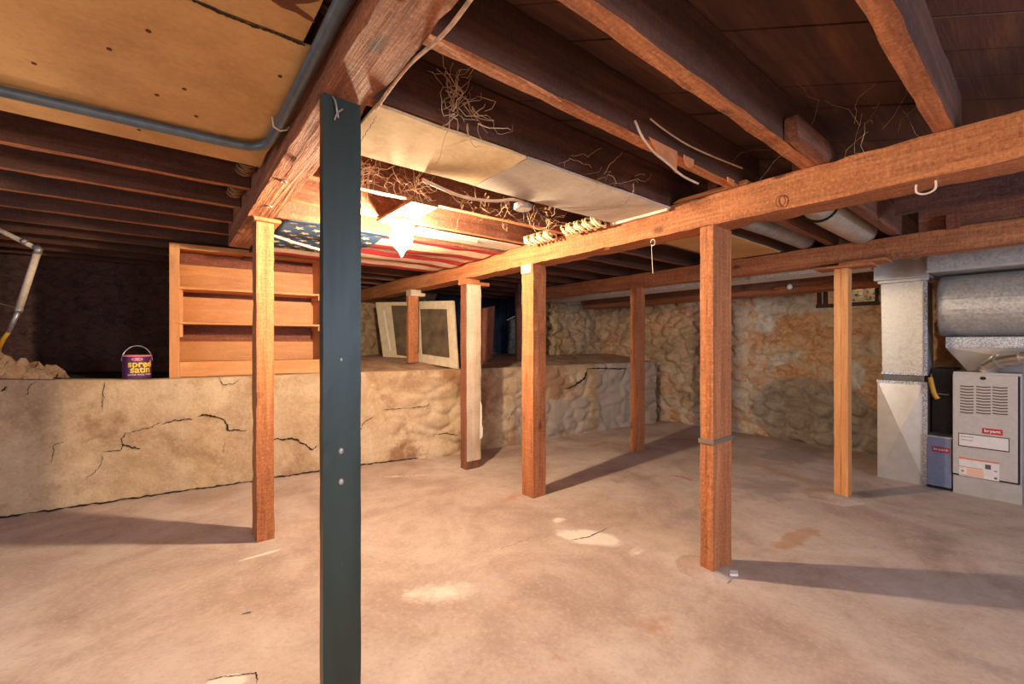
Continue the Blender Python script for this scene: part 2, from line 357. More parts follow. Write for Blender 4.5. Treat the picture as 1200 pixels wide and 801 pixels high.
fl = struct(emit('floor', grid(ffn, 300, 220, fmask), FLOOR, smooth=True))
if True:
    bm = NB(); box(bm, -5, 7.6, -3, 6, -.12, -.03); struct(emit('floor_slab', bm, FLOOR))

def ribbon(pts, w, nrm, jitter=.006, bm=None, n=10, taper=True):
    """a crack: thin dark jagged ribbon over pts (already on the surface)"""
    bm = bm or NB(); pts = [Vector(p) for p in pts]; q = []
    for a, b in zip(pts, pts[1:]):
        for i in range(n): q.append(a.lerp(b, i/n))
    q.append(pts[-1]); nrm = Vector(nrm); prev = None; M = len(q)-1
    for i, p in enumerate(q):
        d = (q[min(i+1, M)]-q[max(i-1, 0)]).normalized(); s = nrm.cross(d).normalized()
        off = s*(noise.noise(p*23)*jitter*1.6+(random.random()-.5)*jitter); ww = w*(.35+random.random()*.9)*(1 if not taper else min(1, .25+min(i, M-i)/M*5))
        e = (bm.verts.new(p+off+s*ww/2+nrm*.003), bm.verts.new(p+off-s*ww/2+nrm*.003))
        if prev: bm.faces.new((prev[0], prev[1], e[1], e[0]))
        prev = e
    return bm
bm = NB()
for pl, w in (([(240, 797), (262, 792), (288, 790), (300, 787), (301, 800)], .006), ([(282, 719), (298, 715)], .006), ([(585, 643), (600, 637), (622, 630)], .004), ([(668, 632), (690, 628), (712, 618)], .008),
              ([(1085, 640), (1140, 650)], .003)):
    ribbon([fz(*p) for p in pl], w, (0, 0, 1), bm=bm)
emit('crack', bm, CRACK, parent=fl, recalc=False)
bm = NB(); ribbon([fz(786, 556), fz(800, 558), fz(812, 562)], .03, (0, 0, 1), bm=bm); emit('red_paint_mark', bm, plain('red_mark', (196, 84, 64), .8), parent=fl, recalc=False)

# ------------------------------------------------------------------ ledge wall
LP = [(-5.0, 5.55), (-3.2, 5.33), (-1.016, 5.04), (.59, 4.86), (1.63, 4.76), (2.73, 4.5), (4.22, 4.42), (5.6, 4.32), (6.45, 4.22)]
def lfront(a):
    for (a0, b0), (a1, b1) in zip(LP, LP[1:]):
        if a <= a1: return b0+(b1-b0)*(a-a0)/(a1-a0)
    return LP[-1][1]
def lh(a): return 1.02+.05*max(0, min(1, (-.2-a)/1.0))
def lpt(a, z):
    b = lfront(a); p = Vector((a, b, z)); r = max(0, min(1, (a-1.6)/.8)); k = max(0, 1-abs(z-lh(a))/.06)
    return Vector((a, b - rough(p, 1.4, .018) - r*stone_h(p, 3.2, .04) + k*k*.012*r + .03*(1-z)*-.6, z))
def lmask(p, u, v):
    s = max(0, min(1, (p.x-4.6)/.6))
    return (0, .75*max(0, min(1, (p.x-1.4)/.6))*max(0, noise.noise(p*1.9)+.6)*(1-s)+.5*blob(Vector((p.x, p.z)).to_3d(), Vector((-.45, .62, 0)), .5, .4), max(.75*s, .6*max(0, min(1, (p.x-3.2)/.5))*(1 if p.z < .55 else .2)))
wl = struct(emit('wall_ledge', grid(lambda u, v: lpt(-5+11.45*u, v*lh(-5+11.45*u)), 460, 44, lmask), LEDGE, smooth=True))
# rounded coping strip on top of the retaining wall
def cop(u, v):
    a = -5+11.45*u; p = lpt(a, lh(a)); t = v; return Vector((a, p.y+.16*t, lh(a)+.006*math.sin(t*3)+rough(Vector((a, t, 3)), 2, .008)*min(1, t*4)))
emit('coping', grid(cop, 300, 4), LEDGE, parent=wl, smooth=True)
bm = NB(); box(bm, 6.40, 6.46, 4.24, 4.9, 0, 1.0); emit('end_face', bm, LEDGE, parent=wl)
def lpx(px, py):
    t = (px-600)/F; a = 0.0
    for _ in range(30):
        b = lfront(a)-.02; a = b*(ST+CT*t)/(CT-ST*t)
    z = H+(400-py)/F*(a*ST+lfront(a)*CT); return lpt(a, min(z, lh(a)))+Vector((0, -.006, 0))
CR = [([(188, 495), (205, 491), (218, 490), (226, 489)], .010), ([(231, 486), (240, 484), (248, 485), (264, 490), (267, 502), (289, 503)], .016), ([(315, 512), (330, 513), (346, 513), (358, 520), (366, 525), (374, 520)], .016),
      ([(120, 527), (142, 526), (143, 512), (148, 505)], .007), ([(143, 518), (155, 522), (165, 523)], .016), ([(148, 506), (175, 500), (190, 492)], .006), ([(120, 480), (121, 460), (124, 445)], .006), ([(30, 465), (32, 450), (45, 444)], .004),
      ([(418, 512), (424, 498), (428, 492), (440, 486)], .008), ([(447, 478), (470, 477), (498, 474), (503, 471)], .008), ([(662, 455), (673, 449), (684, 442), (688, 431)], .035), ([(688, 431), (705, 430), (722, 431), (738, 430)], .022),
      ([(0, 458), (8, 452)], .012), ([(255, 441), (262, 449), (274, 449), (282, 443)], .006), ([(262, 530), (263, 515)], .004), ([(60, 540), (64, 520), (75, 515)], .005), ([(445, 540), (470, 539), (488, 536)], .008), ([(100, 560), (118, 545), (120, 530)], .004),
      ([(500, 510), (520, 505), (535, 508)], .008), ([(590, 500), (600, 480), (612, 470)], .006)]
bm = NB()
for pl, w in CR: ribbon([lpx(*p) for p in pl], w, (0, -1, 0), bm=bm, jitter=.008)
ribbon([lpt(-3+.25*i, .012)+Vector((0, -.008, 0)) for i in range(22)], .014, (0, -1, 0), bm=bm, jitter=.006, taper=False)
emit('crack', bm, CRACK, parent=wl, recalc=False)
# ledge top: dirt behind the coping
def ltop(a0, a1):
    def f(u, v):
        a = a0+(a1-a0)*u; b0 = lfront(a)+.12; b = b0+(8.0-b0)*v*v if False else b0+(8.0-b0)*v
        return Vector((a, b, lh(a)-.01+(.12*min(1, (b-b0)) if a > 1.4 else -.04*min(1, 5*(b-b0)))+rough(Vector((a, b, 1)), 3, .02)))
    return f
struct(emit('floor_ledge', grid(ltop(1.3, 7.3), 120, 70), DIRT, smooth=True))
struct(emit('floor_coal_ledge', grid(ltop(-5, 1.3), 120, 50), DDIRT, smooth=True))

# ------------------------------------------------------------------ walls
def wall_a(a, b0, b1, z0, z1, amp, sgn=-1, sc=3.5):
    return lambda u, v: Vector((a+sgn*stone_h(Vector((a, b0+(b1-b0)*u, z0+(z1-z0)*v)), sc, amp), b0+(b1-b0)*u, z0+(z1-z0)*v))
def wall_b(b, a0, a1, z0, z1, amp, sc=3.5):
    return lambda u, v: Vector((a0+(a1-a0)*u, b-stone_h(Vector((a0+(a1-a0)*u, b, z0+(z1-z0)*v)), sc, amp), z0+(z1-z0)*v))
AW = 6.72
def rmask(p, u, v):
    g = 0
    q = Vector((p.y, p.z, 0))
    g = max(blob(q, Vector((2.05, .42, 0)), .95, .62)*1.6, blob(q, Vector((1.5, .2, 0)), 1.2, .5)*1.4)
    w = max(blob(q, Vector((2.55, 1.65, 0)), .22, .25)*1.2, blob(q, Vector((2.35, 1.12, 0)), .34, .1, -.45)*1.4, blob(q, Vector((2.2, 1.85, 0)), .9, .2)*1.0, blob(q, Vector((1.55, .95, 0)), .2, .3))
    t = 1 if p.y > 3.55 else max(0, (p.y-3.25)/.3); return (g, w, t*(.45+.35*noise.noise(p*2)))
HOLE = on_a(957, 361, AW-.0), on_a(1031, 337, AW-.0)
hb0, hb1, hz0 = HOLE[1].y, HOLE[0].y, 1.80
bm = NB()
wr = struct(emit('wall_right', grid(wall_a(AW, hb1, 7.9, 0, 2.45, .075), 300, 110, rmask), STONE_R, smooth=True))
emit('masonry', grid(wall_a(AW, -3, hb0, 0, 2.45, .075), 150, 110, rmask), STONE_R, parent=wr, smooth=True)
emit('masonry_below_window', grid(wall_a(AW, hb0, hb1, 0, hz0, .075), 40, 90, rmask), STONE_R, parent=wr, smooth=True)
wb = struct(emit('wall_back', grid(wall_b(7.3, 1.2, 3.95, .9, 2.5, .09), 120, 60), STONE_B, smooth=True))
bm = NB(); box(bm, 3.95, 5.35, 7.25, 7.35, .9, 2.5)
for i in range(7): box(bm, 4.0+i*.2, 4.02+i*.2, 7.235, 7.25, .9, 2.45)
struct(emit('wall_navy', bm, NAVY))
bm = NB(); box(bm, 5.32, 5.36, 5.75, 7.25, .95, 2.5)
for i in range(6): box(bm, 5.305, 5.32, 5.8+i*.25, 5.82+i*.25, 1.0, 2.45)
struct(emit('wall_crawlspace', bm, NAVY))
struct(emit('wall_stone', grid(wall_b(5.62, 5.3, 6.9, .9, 2.45, .09), 90, 70), STONE_B, smooth=True))
struct(emit('wall_coal', grid(wall_b(7.3, -5, 1.2, .8, 2.6, .06), 160, 50), SOOT, smooth=True))
struct(emit('wall_left', grid(wall_a(-4.9, -3, 7.4, 0, 2.6, .06, 1), 160, 60), STONE_B, smooth=True))

# ------------------------------------------------------------------ ceiling sheathing, diagonal boards
def clip_deck(name, z, a0, a1, b0, b1):
    bm = NB(); d = math.radians(-5.5)-TH; ud = Vector((math.cos(d), math.sin(d), 0)); vd = Vector((-ud.y, ud.x, 0)); w = .185
    c = Vector(((a0+a1)/2, (b0+b1)/2, 0)); R = math.hypot(a1-a0, b1-b0)/2; k = -int(R/w)-1
    while k*w < R:
        x = NB(); o = c+vd*(k*w); zz = z+random.uniform(0, .006)
        P = [o-ud*R, o+ud*R, o+ud*R+vd*(w-.006), o-ud*R+vd*(w-.006)]
        poly(x, [Vector((p.x, p.y, zz)) for p in P], (0, 0, .022))
        for co, no in (((a0, 0, 0), (-1, 0, 0)), ((a1, 0, 0), (1, 0, 0)), ((0, b0, 0), (0, -1, 0)), ((0, b1, 0), (0, 1, 0))):
            r = bmesh.ops.bisect_plane(x, geom=x.verts[:]+x.edges[:]+x.faces[:], plane_co=co, plane_no=no, clear_outer=True)
            ed = [e for e in r['geom_cut'] if isinstance(e, bmesh.types.BMEdge)]
            if len(ed) > 2:
                try: bmesh.ops.contextual_create(x, geom=ed)
                except Exception: pass
        if x.verts:
            me = bpy.data.meshes.new('x'); x.to_mesh(me); bm.from_mesh(me); bpy.data.meshes.remove(me)
        x.free(); k += 1
    # shift so that boards run along local x of the object for the grain
    return struct(emit(name, bm, DECK, recalc=True))
clip_deck('ceiling', 2.43, .42, 7.0, -3, 7.4)
clip_deck('ceiling_raised', 2.52, -5, .42, -3, 7.4)
bm = NB(); box(bm, -5, 7.3, -3, 8, 2.56, 2.6); struct(emit('ceiling_subfloor', bm, DARK))

# ------------------------------------------------------------------ beams
b1 = tag(emit('support_beam', timber(.405, .56, -2.6, 4.49, 2.19, 2.5, .006, chip=.04), ORB), 'rough-sawn orange beam overhead that rests on the teal plank post', 'beam')
b2 = tag(emit('support_beam', timber(2.46, 2.66, -2.6, 7.2, 2.03, 2.208, .006, chip=.04), OR[1]), 'long orange beam carried by the row of posts in mid-room, white hook under it', 'beam')
b3 = tag(emit('support_beam', timber(4.55, 4.72, -2.6, 5.6, 2.035, 2.2, .004, chip=.015), OR[1]), 'red-brown beam farther back, in front of the pale ducts', 'beam')
for (p, bb) in ((2.455, b2),):
    bm = NB()
    for z in (2.10,): # knot ring on the front of the beam
        q = on_a(915, 235, 2.455)
        pts = [(2.452, q.y+math.cos(t)*.022, q.z+math.sin(t)*.03) for t in [i*math.pi/12 for i in range(25)]]
        tube(bm, pts, .0025, 5)
    emit('knot_ring', bm, MDJ[1], parent=bb)
for px, py in ((333, 212), (316, 241)):
    q = on_z(px, py, 2.186); emit('ring_nail', tube(NB(), [(q.x+.012*math.cos(t), q.y+.016*math.sin(t), 2.186) for t in [i*math.pi/6 for i in range(13)]], .003, 5), HOOKW, parent=b1)
sb = tag(emit('sill_beam', timber(6.2, 6.5, -2.5, 5.6, 1.99, 2.1, .006), OR[1]), 'brown timber sill running along the top of the far rubble wall', 'beam')
bm = NB(); timber(6.1, 6.16, -2.5, 5.5, 2.05, 2.16, .004, bm=bm); tag(emit('ledger_board', bm, MDJ[1]), 'thin dark red ledger board between the pale duct and the stone wall sill', 'board')
tag(emit('rim_board', timber(4.60, 4.66, -2.6, .66, 2.21, 2.42, .004), MDJ[1]), 'reddish rim board standing on the far beam above the furnace duct', 'board')
tag(emit('header_board', timber(3.83, 3.88, -2.6, .67, 2.21, 2.42, .004), DKJ[1]), 'dark header board spanning between joists above the furnace aisle', 'board')
bm = NB(); timber(4.53, 4.57, .43, .5, 2.19, 2.3, .003, bm=bm); tag(emit('nailing_block', bm, RDW[2]), 'short upright reddish block nailed to the rim board', 'block')

# ------------------------------------------------------------------ posts
def post(a0, a1, b0, b1_, z0, z1, mat, label, group='wooden posts holding up the beams', seam=None, chip=.02, **kw):
    r = empty('support_post', ((a0+a1)/2, (b0+b1_)/2, z0), label, 'post', group)
    if seam == 'b':
        m = (b0+b1_)/2
        emit('plank', timber(a0, a1, b0, m-.001, z0, z1, .0022, chip=chip*.5), mat, parent=r); emit('plank', timber(a0+.003, a1, m+.001, b1_, z0, z1, .0022, chip=chip*.5), mat, parent=r)
    else: emit('shaft', timber(a0, a1, b0, b1_, z0, z1, .005, chip=chip), mat, parent=r)
    return r
p1 = post(.46, .565, 3.34, 3.53, 0, 2.165, OR[2], 'orange rough-sawn post in front of the open shelving', chip=.06)
bm = NB(); timber(.44, .60, 3.30, 3.56, 2.165, 2.188, .003, bm=bm); emit('shim', bm, OR[0], parent=p1)
p5 = post(2.46, 2.685, 1.225, 1.305, 0, 2.03, OR[2], 'doubled red-brown plank post nearest the furnace side, strapped low down', seam='b')
bm = NB(); box(bm, 2.452, 2.69, 1.217, 1.222, .76, .785); box(bm, 2.450, 2.455, 1.217, 1.31, .76, .785); box(bm, 2.685, 2.69, 1.217, 1.31, .76, .785); emit('metal_strap', bm, NAIL, parent=p5)
p3 = post(2.46, 2.61, 2.80, 2.95, 0, 2.03, OR[2], 'square orange post standing at the middle of the mid-room beam')
bm = NB(); timber(2.445, 2.46, 2.81, 2.945, 1.955, 2.03, .002, bm=bm); emit('shim', bm, WHW[2], parent=p3, )
p2 = post(2.46, 2.63, 3.87, 3.985, 0, 1.965, MDJ[2], 'post with a whitened plastered face standing against the low wall')
bm = NB(); timber(2.462, 2.635, 3.852, 3.868, .09, 1.965, .003, bm=bm, chip=.03); emit('whitened_face', bm, WHW[2], parent=p2)
bm = NB(); poly(bm, [(2.62, 3.850, .30), (2.655, 3.850, .33), (2.66, 3.850, .42), (2.645, 3.850, .47), (2.65, 3.850, .55), (2.645, 3.85, .68), (2.625, 3.850, .72)], (0, .02, 0)); emit('peeling_flake', bm, WHITE, parent=p2)
bm = NB(); timber(2.44, 2.76, 3.87, 4.0, 1.966, 2.0, .003, bm=bm); timber(2.44, 2.64, 3.88, 4.0, 2.0, 2.03, .003, bm=bm); emit('shim', bm, OR[0], parent=p2)
p4 = post(4.52, 4.68, 3.20, 3.30, 0, 2.033, OR[2], 'dark red-brown post farther back, in front of the stone wall')
p6 = post(4.56, 4.67, 1.10, 1.20, 0, 1.99, SHW[2], 'slim doubled pale orange post beside the metal ducts', seam='b')
bm = NB(); timber(4.5, 4.72, .93, 1.33, 1.99, 2.013, .001, bm=bm); timber(4.5, 4.72, .84, 1.15, 2.013, 2.034, .001, bm=bm); emit('shim', bm, OR[1], parent=p6)
p7 = post(2.40, 2.54, 5.15, 5.22, 1.09, 1.95, OR[2], 'short scuffed post standing on the ledge in front of the old sashes', chip=.05)
bm = NB(); timber(2.42, 2.62, 5.12, 5.26, 1.95, 1.99, .002, bm=bm); timber(2.42, 2.56, 5.12, 5.26, 1.99, 2.028, .002, bm=bm); emit('shim', bm, WHW[0], parent=p7)
# teal plank
tp = empty('support_post', (.468, 1.55, 0), 'tall teal-painted plank post nearest the viewer', 'post', 'wooden posts holding up the beams')
emit('shaft', timber(.405, .532, 1.53, 1.572, 0, 2.19, .0016, step=.05, chip=.006), TEAL, parent=tp)
for py, r in ((420, .006), (527, .009), (563, .009)):
    q = AB(0, 0); t = (400-600)/F; a = 1.528*(ST+CT*t)/(CT-ST*t); Y = a*ST+1.528*CT; z = H+(400-py)/F*Y
    bm = NB(); lathe(bm, (0, 0, 0), [(r, 0), (r*1.0, .001), (r*.7, .004), (.0001, .005)], 10)
    bmesh.ops.rotate(bm, verts=bm.verts, cent=(0, 0, 0), matrix=Matrix.Rotation(math.pi/2, 3, 'X')); bmesh.ops.scale(bm, verts=bm.verts, vec=(1, 1, 1.3)); bmesh.ops.translate(bm, verts=bm.verts, vec=(a, 1.529, z))
    emit('nail_head', bm, TAPE, parent=tp)
bm = NB(); a = .436; tube(bm, smooth_path([(a, 1.527, 2.185), (a+.006, 1.518, 2.165), (a+.012, 1.520, 2.135), (a+.018, 1.527, 2.12)]), .0035, 6); tube(bm, smooth_path([(a+.03, 1.52, 2.15), (a+.012, 1.518, 2.13), (a+.004, 1.522, 2.105)]), .003, 6); emit('bent_wire', bm, TAPE, parent=tp)

# ------------------------------------------------------------------ joists
ORD = ['first', 'second', 'third', 'fourth', 'fifth', 'sixth', 'seventh', 'eighth', 'ninth', 'tenth', 'eleventh', 'twelfth']
for i, b in enumerate([3.15, 3.63, 4.12, 4.62, 5.13, 5.62, 6.1, 6.58, 7.0]):
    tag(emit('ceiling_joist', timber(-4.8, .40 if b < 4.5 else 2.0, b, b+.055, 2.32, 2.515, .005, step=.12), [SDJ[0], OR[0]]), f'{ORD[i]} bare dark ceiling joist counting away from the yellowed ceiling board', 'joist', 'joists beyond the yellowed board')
for i, b in enumerate([0.25, .72, 1.08]):
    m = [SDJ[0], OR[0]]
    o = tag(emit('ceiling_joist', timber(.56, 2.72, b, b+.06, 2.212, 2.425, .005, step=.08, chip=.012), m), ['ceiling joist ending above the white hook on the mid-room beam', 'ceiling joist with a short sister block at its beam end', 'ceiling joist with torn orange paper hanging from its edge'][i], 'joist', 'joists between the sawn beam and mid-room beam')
    if i == 1:
        emit('sister_block', timber(2.05, 2.6, b-.055, b-.005, 2.16+.05, 2.3, .004, chip=.02), MDJ[0], parent=o)
    if i == 2:
        bm = NB(); q = [on_z(*p, 2.2) for p in ((672, 138), (713, 153))]
        P = [Vector((q[0].x, 1.062, 2.215)), Vector((q[1].x, 1.062, 2.215)), at(711, 155, 1.93), at(708, 178, 1.93), at(697, 170, 1.9), at(684, 162, 1.86)]
        b_ = 1.06; P = [Vector((1.58, b_, 2.214)), Vector((1.80, b_, 2.214)), Vector((1.80, b_, 2.19)), Vector((1.785, b_-.005, 2.11)), Vector((1.75, b_-.004, 2.125)), Vector((1.66, b_, 2.155)), Vector((1.62, b_, 2.19))]
        poly(bm, P, (0, .003, 0)); emit('torn_paper', bm, PAPER, parent=o)
        bm = NB(); P = [Vector((1.90+.045*math.cos(t), b_, 2.214-.05*math.sin(t))) for t in [i*math.pi/10 for i in range(11)]]; poly(bm, P, (0, .003, 0)); emit('torn_paper', bm, PAPER, parent=o)
        bm = NB(); poly(bm, [(2.28, b_, 2.214), (2.36, b_, 2.214), (2.35, b_, 2.18), (2.29, b_, 2.19)], (0, .004, 0)); emit('torn_paper', bm, PAPER, parent=o)
for i, b in enumerate([1.50, 1.93, 2.40, 2.86, 3.33, 3.8, 4.27]):
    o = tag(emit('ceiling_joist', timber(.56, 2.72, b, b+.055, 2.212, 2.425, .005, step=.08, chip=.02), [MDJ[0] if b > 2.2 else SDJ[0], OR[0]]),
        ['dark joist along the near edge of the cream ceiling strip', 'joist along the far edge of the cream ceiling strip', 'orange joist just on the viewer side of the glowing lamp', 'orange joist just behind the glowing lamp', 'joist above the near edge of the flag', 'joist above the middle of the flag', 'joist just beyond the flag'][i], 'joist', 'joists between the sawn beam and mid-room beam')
for i, b in enumerate([4.75, 5.25, 5.75, 6.25, 6.75]):
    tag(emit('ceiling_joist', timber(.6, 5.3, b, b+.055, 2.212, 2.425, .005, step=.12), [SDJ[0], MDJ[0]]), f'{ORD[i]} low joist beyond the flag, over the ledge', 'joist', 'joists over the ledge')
for i, b in enumerate([.71, 1.14, 1.54, 2.03, 2.48, 2.93, 3.4, 3.87, 4.35]):
    bb = b
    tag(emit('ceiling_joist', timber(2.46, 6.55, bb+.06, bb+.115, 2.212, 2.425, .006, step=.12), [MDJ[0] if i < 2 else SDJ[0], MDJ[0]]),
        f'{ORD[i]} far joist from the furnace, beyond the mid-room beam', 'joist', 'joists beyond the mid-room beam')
for i, b in enumerate([-.25, -.75]):
    pass

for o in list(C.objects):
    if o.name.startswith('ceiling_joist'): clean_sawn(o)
# ------------------------------------------------------------------ ceiling boards
def wavy_panel(a0, a1, b0, b1_, z, th=.012, seam_b1=None):
    bm = NB(); P = []
    n = 24
    for i in range(n+1): P.append((a0+(a1-a0)*i/n, b0+rough(Vector((a0+(a1-a0)*i/n, b0, 5)), 4, .008), z))
    for i in range(1, n+1): P.append((a1+rough(Vector((a1, b0+(b1_-b0)*i/n, 7)), 5, .008), b0+(b1_-b0)*i/n, z))
    for i in range(1, n+1): P.append((a1-(a1-a0)*i/n, b1_+rough(Vector((a1-(a1-a0)*i/n, b1_, 3)), 3, .012), z))
    for i in range(1, n): P.append((a0, b1_-(b1_-b0)*i/n, z))
    poly(bm, P, (0, 0, th)); return bm
pa = tag(emit('ceiling_board', wavy_panel(-4.8, .385, 1.505, 2.70, 2.305), PANELY), 'large yellowed plasterboard sheet nailed under the ceiling beside the conduit', 'ceiling board', 'loose ceiling boards')
bm = NB()
for px, py in ((174, 35), (128, 56), (40, 73), (328, 88), (184, 110), (216, 103), (163, 151), (230, 135)):
    q = on_z(px, py, 2.304)
    if q.y > 1.55: lathe(bm, (q.x, q.y, 2.301), [(.007, 0), (.007, .003)], 8)
emit('nail', bm, plain('rusty_nail', (90, 44, 26), .7), parent=pa)
pb = tag(emit('ceiling_board', wavy_panel(-4.8, .335, -2.6, 1.485, 2.305), PANELY), 'yellowed plasterboard with a brown water stain beyond a dark ragged crack', 'ceiling board', 'loose ceiling boards')
q = [on_z(*p, 2.303) for p in ((318, 0), (330, 8), (347, 14), (360, 22), (369, 26), (366, 20), (352, 10), (345, 4), (362, 3), (375, 0), (350, -6), (325, -6))]
bm = NB(); poly(bm, q, (0, 0, .001)); emit('water_stain', bm, plain('brown_stain', (110, 62, 34), .9, 0, .1), parent=pb)
bm = NB(); ribbon([(-2.5, 1.47, 2.304), (-1.2, 1.5, 2.304), (.0, 1.49, 2.304), (.18, 1.50, 2.304), (.34, 1.49, 2.304)], .013, (0, 0, -1), bm=bm, n=30, taper=False, jitter=.004); emit('ragged_crack', bm, CRACK, parent=pb, recalc=False)
pc = tag(emit('ceiling_board', wavy_panel(.575, 1.27, 1.49, 1.925, 2.185), PANELC), 'cream plasterboard strip beside the sawn beam, warmly lit', 'ceiling board', 'loose ceiling boards')
bm = NB(); ribbon([on_z(*p, 2.184) for p in ((441, 133), (436, 145), (425, 160), (416, 167))], .003, (0, 0, -1), bm=bm); emit('crack', bm, CRACK, parent=pc, recalc=False)
tag(emit('ceiling_board', wavy_panel(1.275, 2.452, 1.49, 1.925, 2.185), PANELG), 'greyish plasterboard strip ending at the mid-room beam', 'ceiling board', 'loose ceiling boards')
tag(emit('ceiling_board', wavy_panel(2.67, 4.5, 1.60, 2.08, 2.198), PANELY), 'tan plasterboard strip behind the doubled post, beyond the mid-room beam', 'ceiling board', 'loose ceiling boards')
tag(emit('cardboard_piece', wavy_panel(1.45, 2.44, 2.93, 3.16, 2.2, .006), PANELG), 'grey card strip under the joists between lamp and flag stripes', 'cardboard')
bm = NB(); timber(1.75, 2.02, 3.0, 3.03, 2.188, 2.199, .002, bm=bm); tag(emit('wood_lath', bm, WHW[0]), 'short pale lath on the grey card beside the flag', 'lath')
bm = NB(); box(bm, 2.425, 2.448, 1.50, 1.94, 2.170, 2.200)
tag(emit('edge_lath', bm, SASH), 'white lath lying along the beam edge at the end of the grey strip', 'lath')

bm = NB(); q0 = on_a(790, 243, 2.47); q1 = on_a(876, 224, 2.47); poly(bm, [(2.455, q0.y, 2.213), (2.455, q1.y, 2.213), (2.455, q1.y, 2.236), (2.455, q0.y-.04, 2.230)], (.09, 0, 0)); tag(emit('wedge', bm, SHW[1]), 'pale wooden wedge lying on top of the mid-room beam by the doubled post', 'wedge')
# ------------------------------------------------------------------ lamp
LA, LB, LZ = 1.235, 2.755, 2.187
lm = empty('ceiling_lamp', (LA, LB, 1.93), 'glowing bare bulb lamp with a ruffled clear glass shade', 'lamp')
emit('mounting_board', timber(1.13, 1.31, 2.38, 2.93, 2.188, 2.207, .001), PLY, parent=lm)
bm = NB(); lathe(bm, (LA, LB, LZ), [(.055, 0), (.055, -.012), (.04, -.02), (.032, -.035), (.03, -.05), (.0001, -.05)], 28); emit('lamp_holder', bm, CERAM, parent=lm, smooth=True)
bm = NB(); lathe(bm, (LA, LB, LZ-.115), [(.0001, -.045), (.02, -.04), (.033, -.02), (.036, 0), (.03, .022), (.018, .045), (.014, .065), (.0001, .066)], 24); emit('bulb', bm, LIT, parent=lm, smooth=True)
bm = NB(); lathe(bm, (LA, LB, LZ-.13), [(.05, .09), (.072, .085), (.06, .06), (.066, .03), (.07, 0), (.062, -.035), (.045, -.065), (.022, -.085), (.014, -.10), (.012, -.115), (.001, -.13)], 28, fl=[0, .16, .04, .06, .09, .1, .1, .08, .05, .05, 0])
bmesh.ops.delete(bm, geom=[f for f in bm.faces if len(f.verts) > 4], context='FACES'); emit('lamp_shade', bm, SHADE, parent=lm, smooth=True)

# ------------------------------------------------------------------ flag
fa0, fa1, fb0, fb1 = .615, 2.42, 3.19, 4.54
def fz_(a, b): return 2.20-.012-.02*abs(math.sin((b-3.33)/.47*math.pi))*(1+.3*math.sin(a*5))-.012*max(0, math.sin(a*7+b*4))*((a-.5)/2)
def flag_mesh():
    bm = NB(); nu, nv = 70, 52; vs = [[bm.verts.new((fa0+(fa1-fa0)*i/nu, fb0+(fb1-fb0)*j/nv+.01*math.sin(i*.5), fz_(fa0+(fa1-fa0)*i/nu, fb0+(fb1-fb0)*j/nv))) for j in range(nv+1)] for i in range(nu+1)]
    for i in range(nu):
        for j in range(nv):
            f = bm.faces.new((vs[i][j], vs[i][j+1], vs[i+1][j+1], vs[i+1][j])); s = int(j/nv*9)
            f.material_index = 0 if (i/nu < .4 and s < 7) else (1 if s % 2 == 0 else 2)
    return bm
fl_ = tag(emit('flag', flag_mesh(), [BLUEF, REDF, CREAMF], recalc=False, smooth=True), 'stars and stripes flag tacked flat under the ceiling joists behind the lamp', 'flag')
sm_ = fl_.modifiers.new('thick', 'SOLIDIFY'); sm_.thickness = .002
bm = NB(); cw = (fa1-fa0)*.4; ch = (fb1-fb0)*7/9
for r in range(9):
    for k in range(6 if r % 2 == 0 else 5):
        ca = fa0+cw*((2*k+1+(r % 2))/12); cb = fb0+ch*(r+1)/10
        P = []
        for t in range(10):
            R = .042 if t % 2 == 0 else .017; an = math.pi/2+t*math.pi/5; x = ca+R*math.cos(an); y = cb+R*math.sin(an)*.9; P.append((x, y, fz_(x, y)-.005))
        c = bm.verts.new((ca, cb, fz_(ca, cb)-.005)); vs = [bm.verts.new(p) for p in P]
        for t in range(10): bm.faces.new((c, vs[t], vs[(t+1) % 10]))
emit('stars', bm, CREAMF, parent=fl_, recalc=False)
bm = NB(); tube(bm, [at(318, 274, 3.12), at(345, 283, 3.2), at(380, 293, 3.3)], .009, 8); tag(emit('flag_stick', bm, CABLE), 'thin pale stick hanging under the starred corner of the flag', 'stick')

# ------------------------------------------------------------------ conduit, cables, hooks
cd = empty('conduit', (.34, 1.0, 2.26), 'dark grey conduit along the sawn beam that bends across the yellowed board', 'conduit')
bm = NB(); tube(bm, smooth_path([(.368, -2.6, 2.278), (.368, 0, 2.278), (.368, 1.8, 2.275), (.366, 2.12, 2.275), (.36, 2.27, 2.275), (.31, 2.36, 2.277), (.22, 2.395, 2.28), (-.05, 2.41, 2.28), (-.6, 2.43, 2.28), (-1.6, 2.47, 2.28), (-4.7, 2.55, 2.28)], 10), .021, 14); emit('pipe', bm, CONDUIT, parent=cd, smooth=True)
bm = NB(); tube(bm, [(.34, 2.05, 2.30), (.345, 2.05, 2.26), (.37, 2.05, 2.25), (.395, 2.05, 2.262), (.405, 2.05, 2.28)], .004, 6); emit('clamp', bm, HOOKW, parent=cd)
bm = NB(); tube(bm, smooth_path([Vector((.575, p.y, p.z)) for p in [Vector((0, .1, 2.20)), Vector((0, .5, 2.18)), Vector((0, .75, 2.2)), Vector((0, 1.0, 2.175)), Vector((0, 1.25, 2.20)), Vector((0, 1.5, 2.18))]]), .006, 6)
tag(emit('loose_strip', bm, STRAP), 'pale peeling strip dangling along the edge of the sawn beam', 'strip')
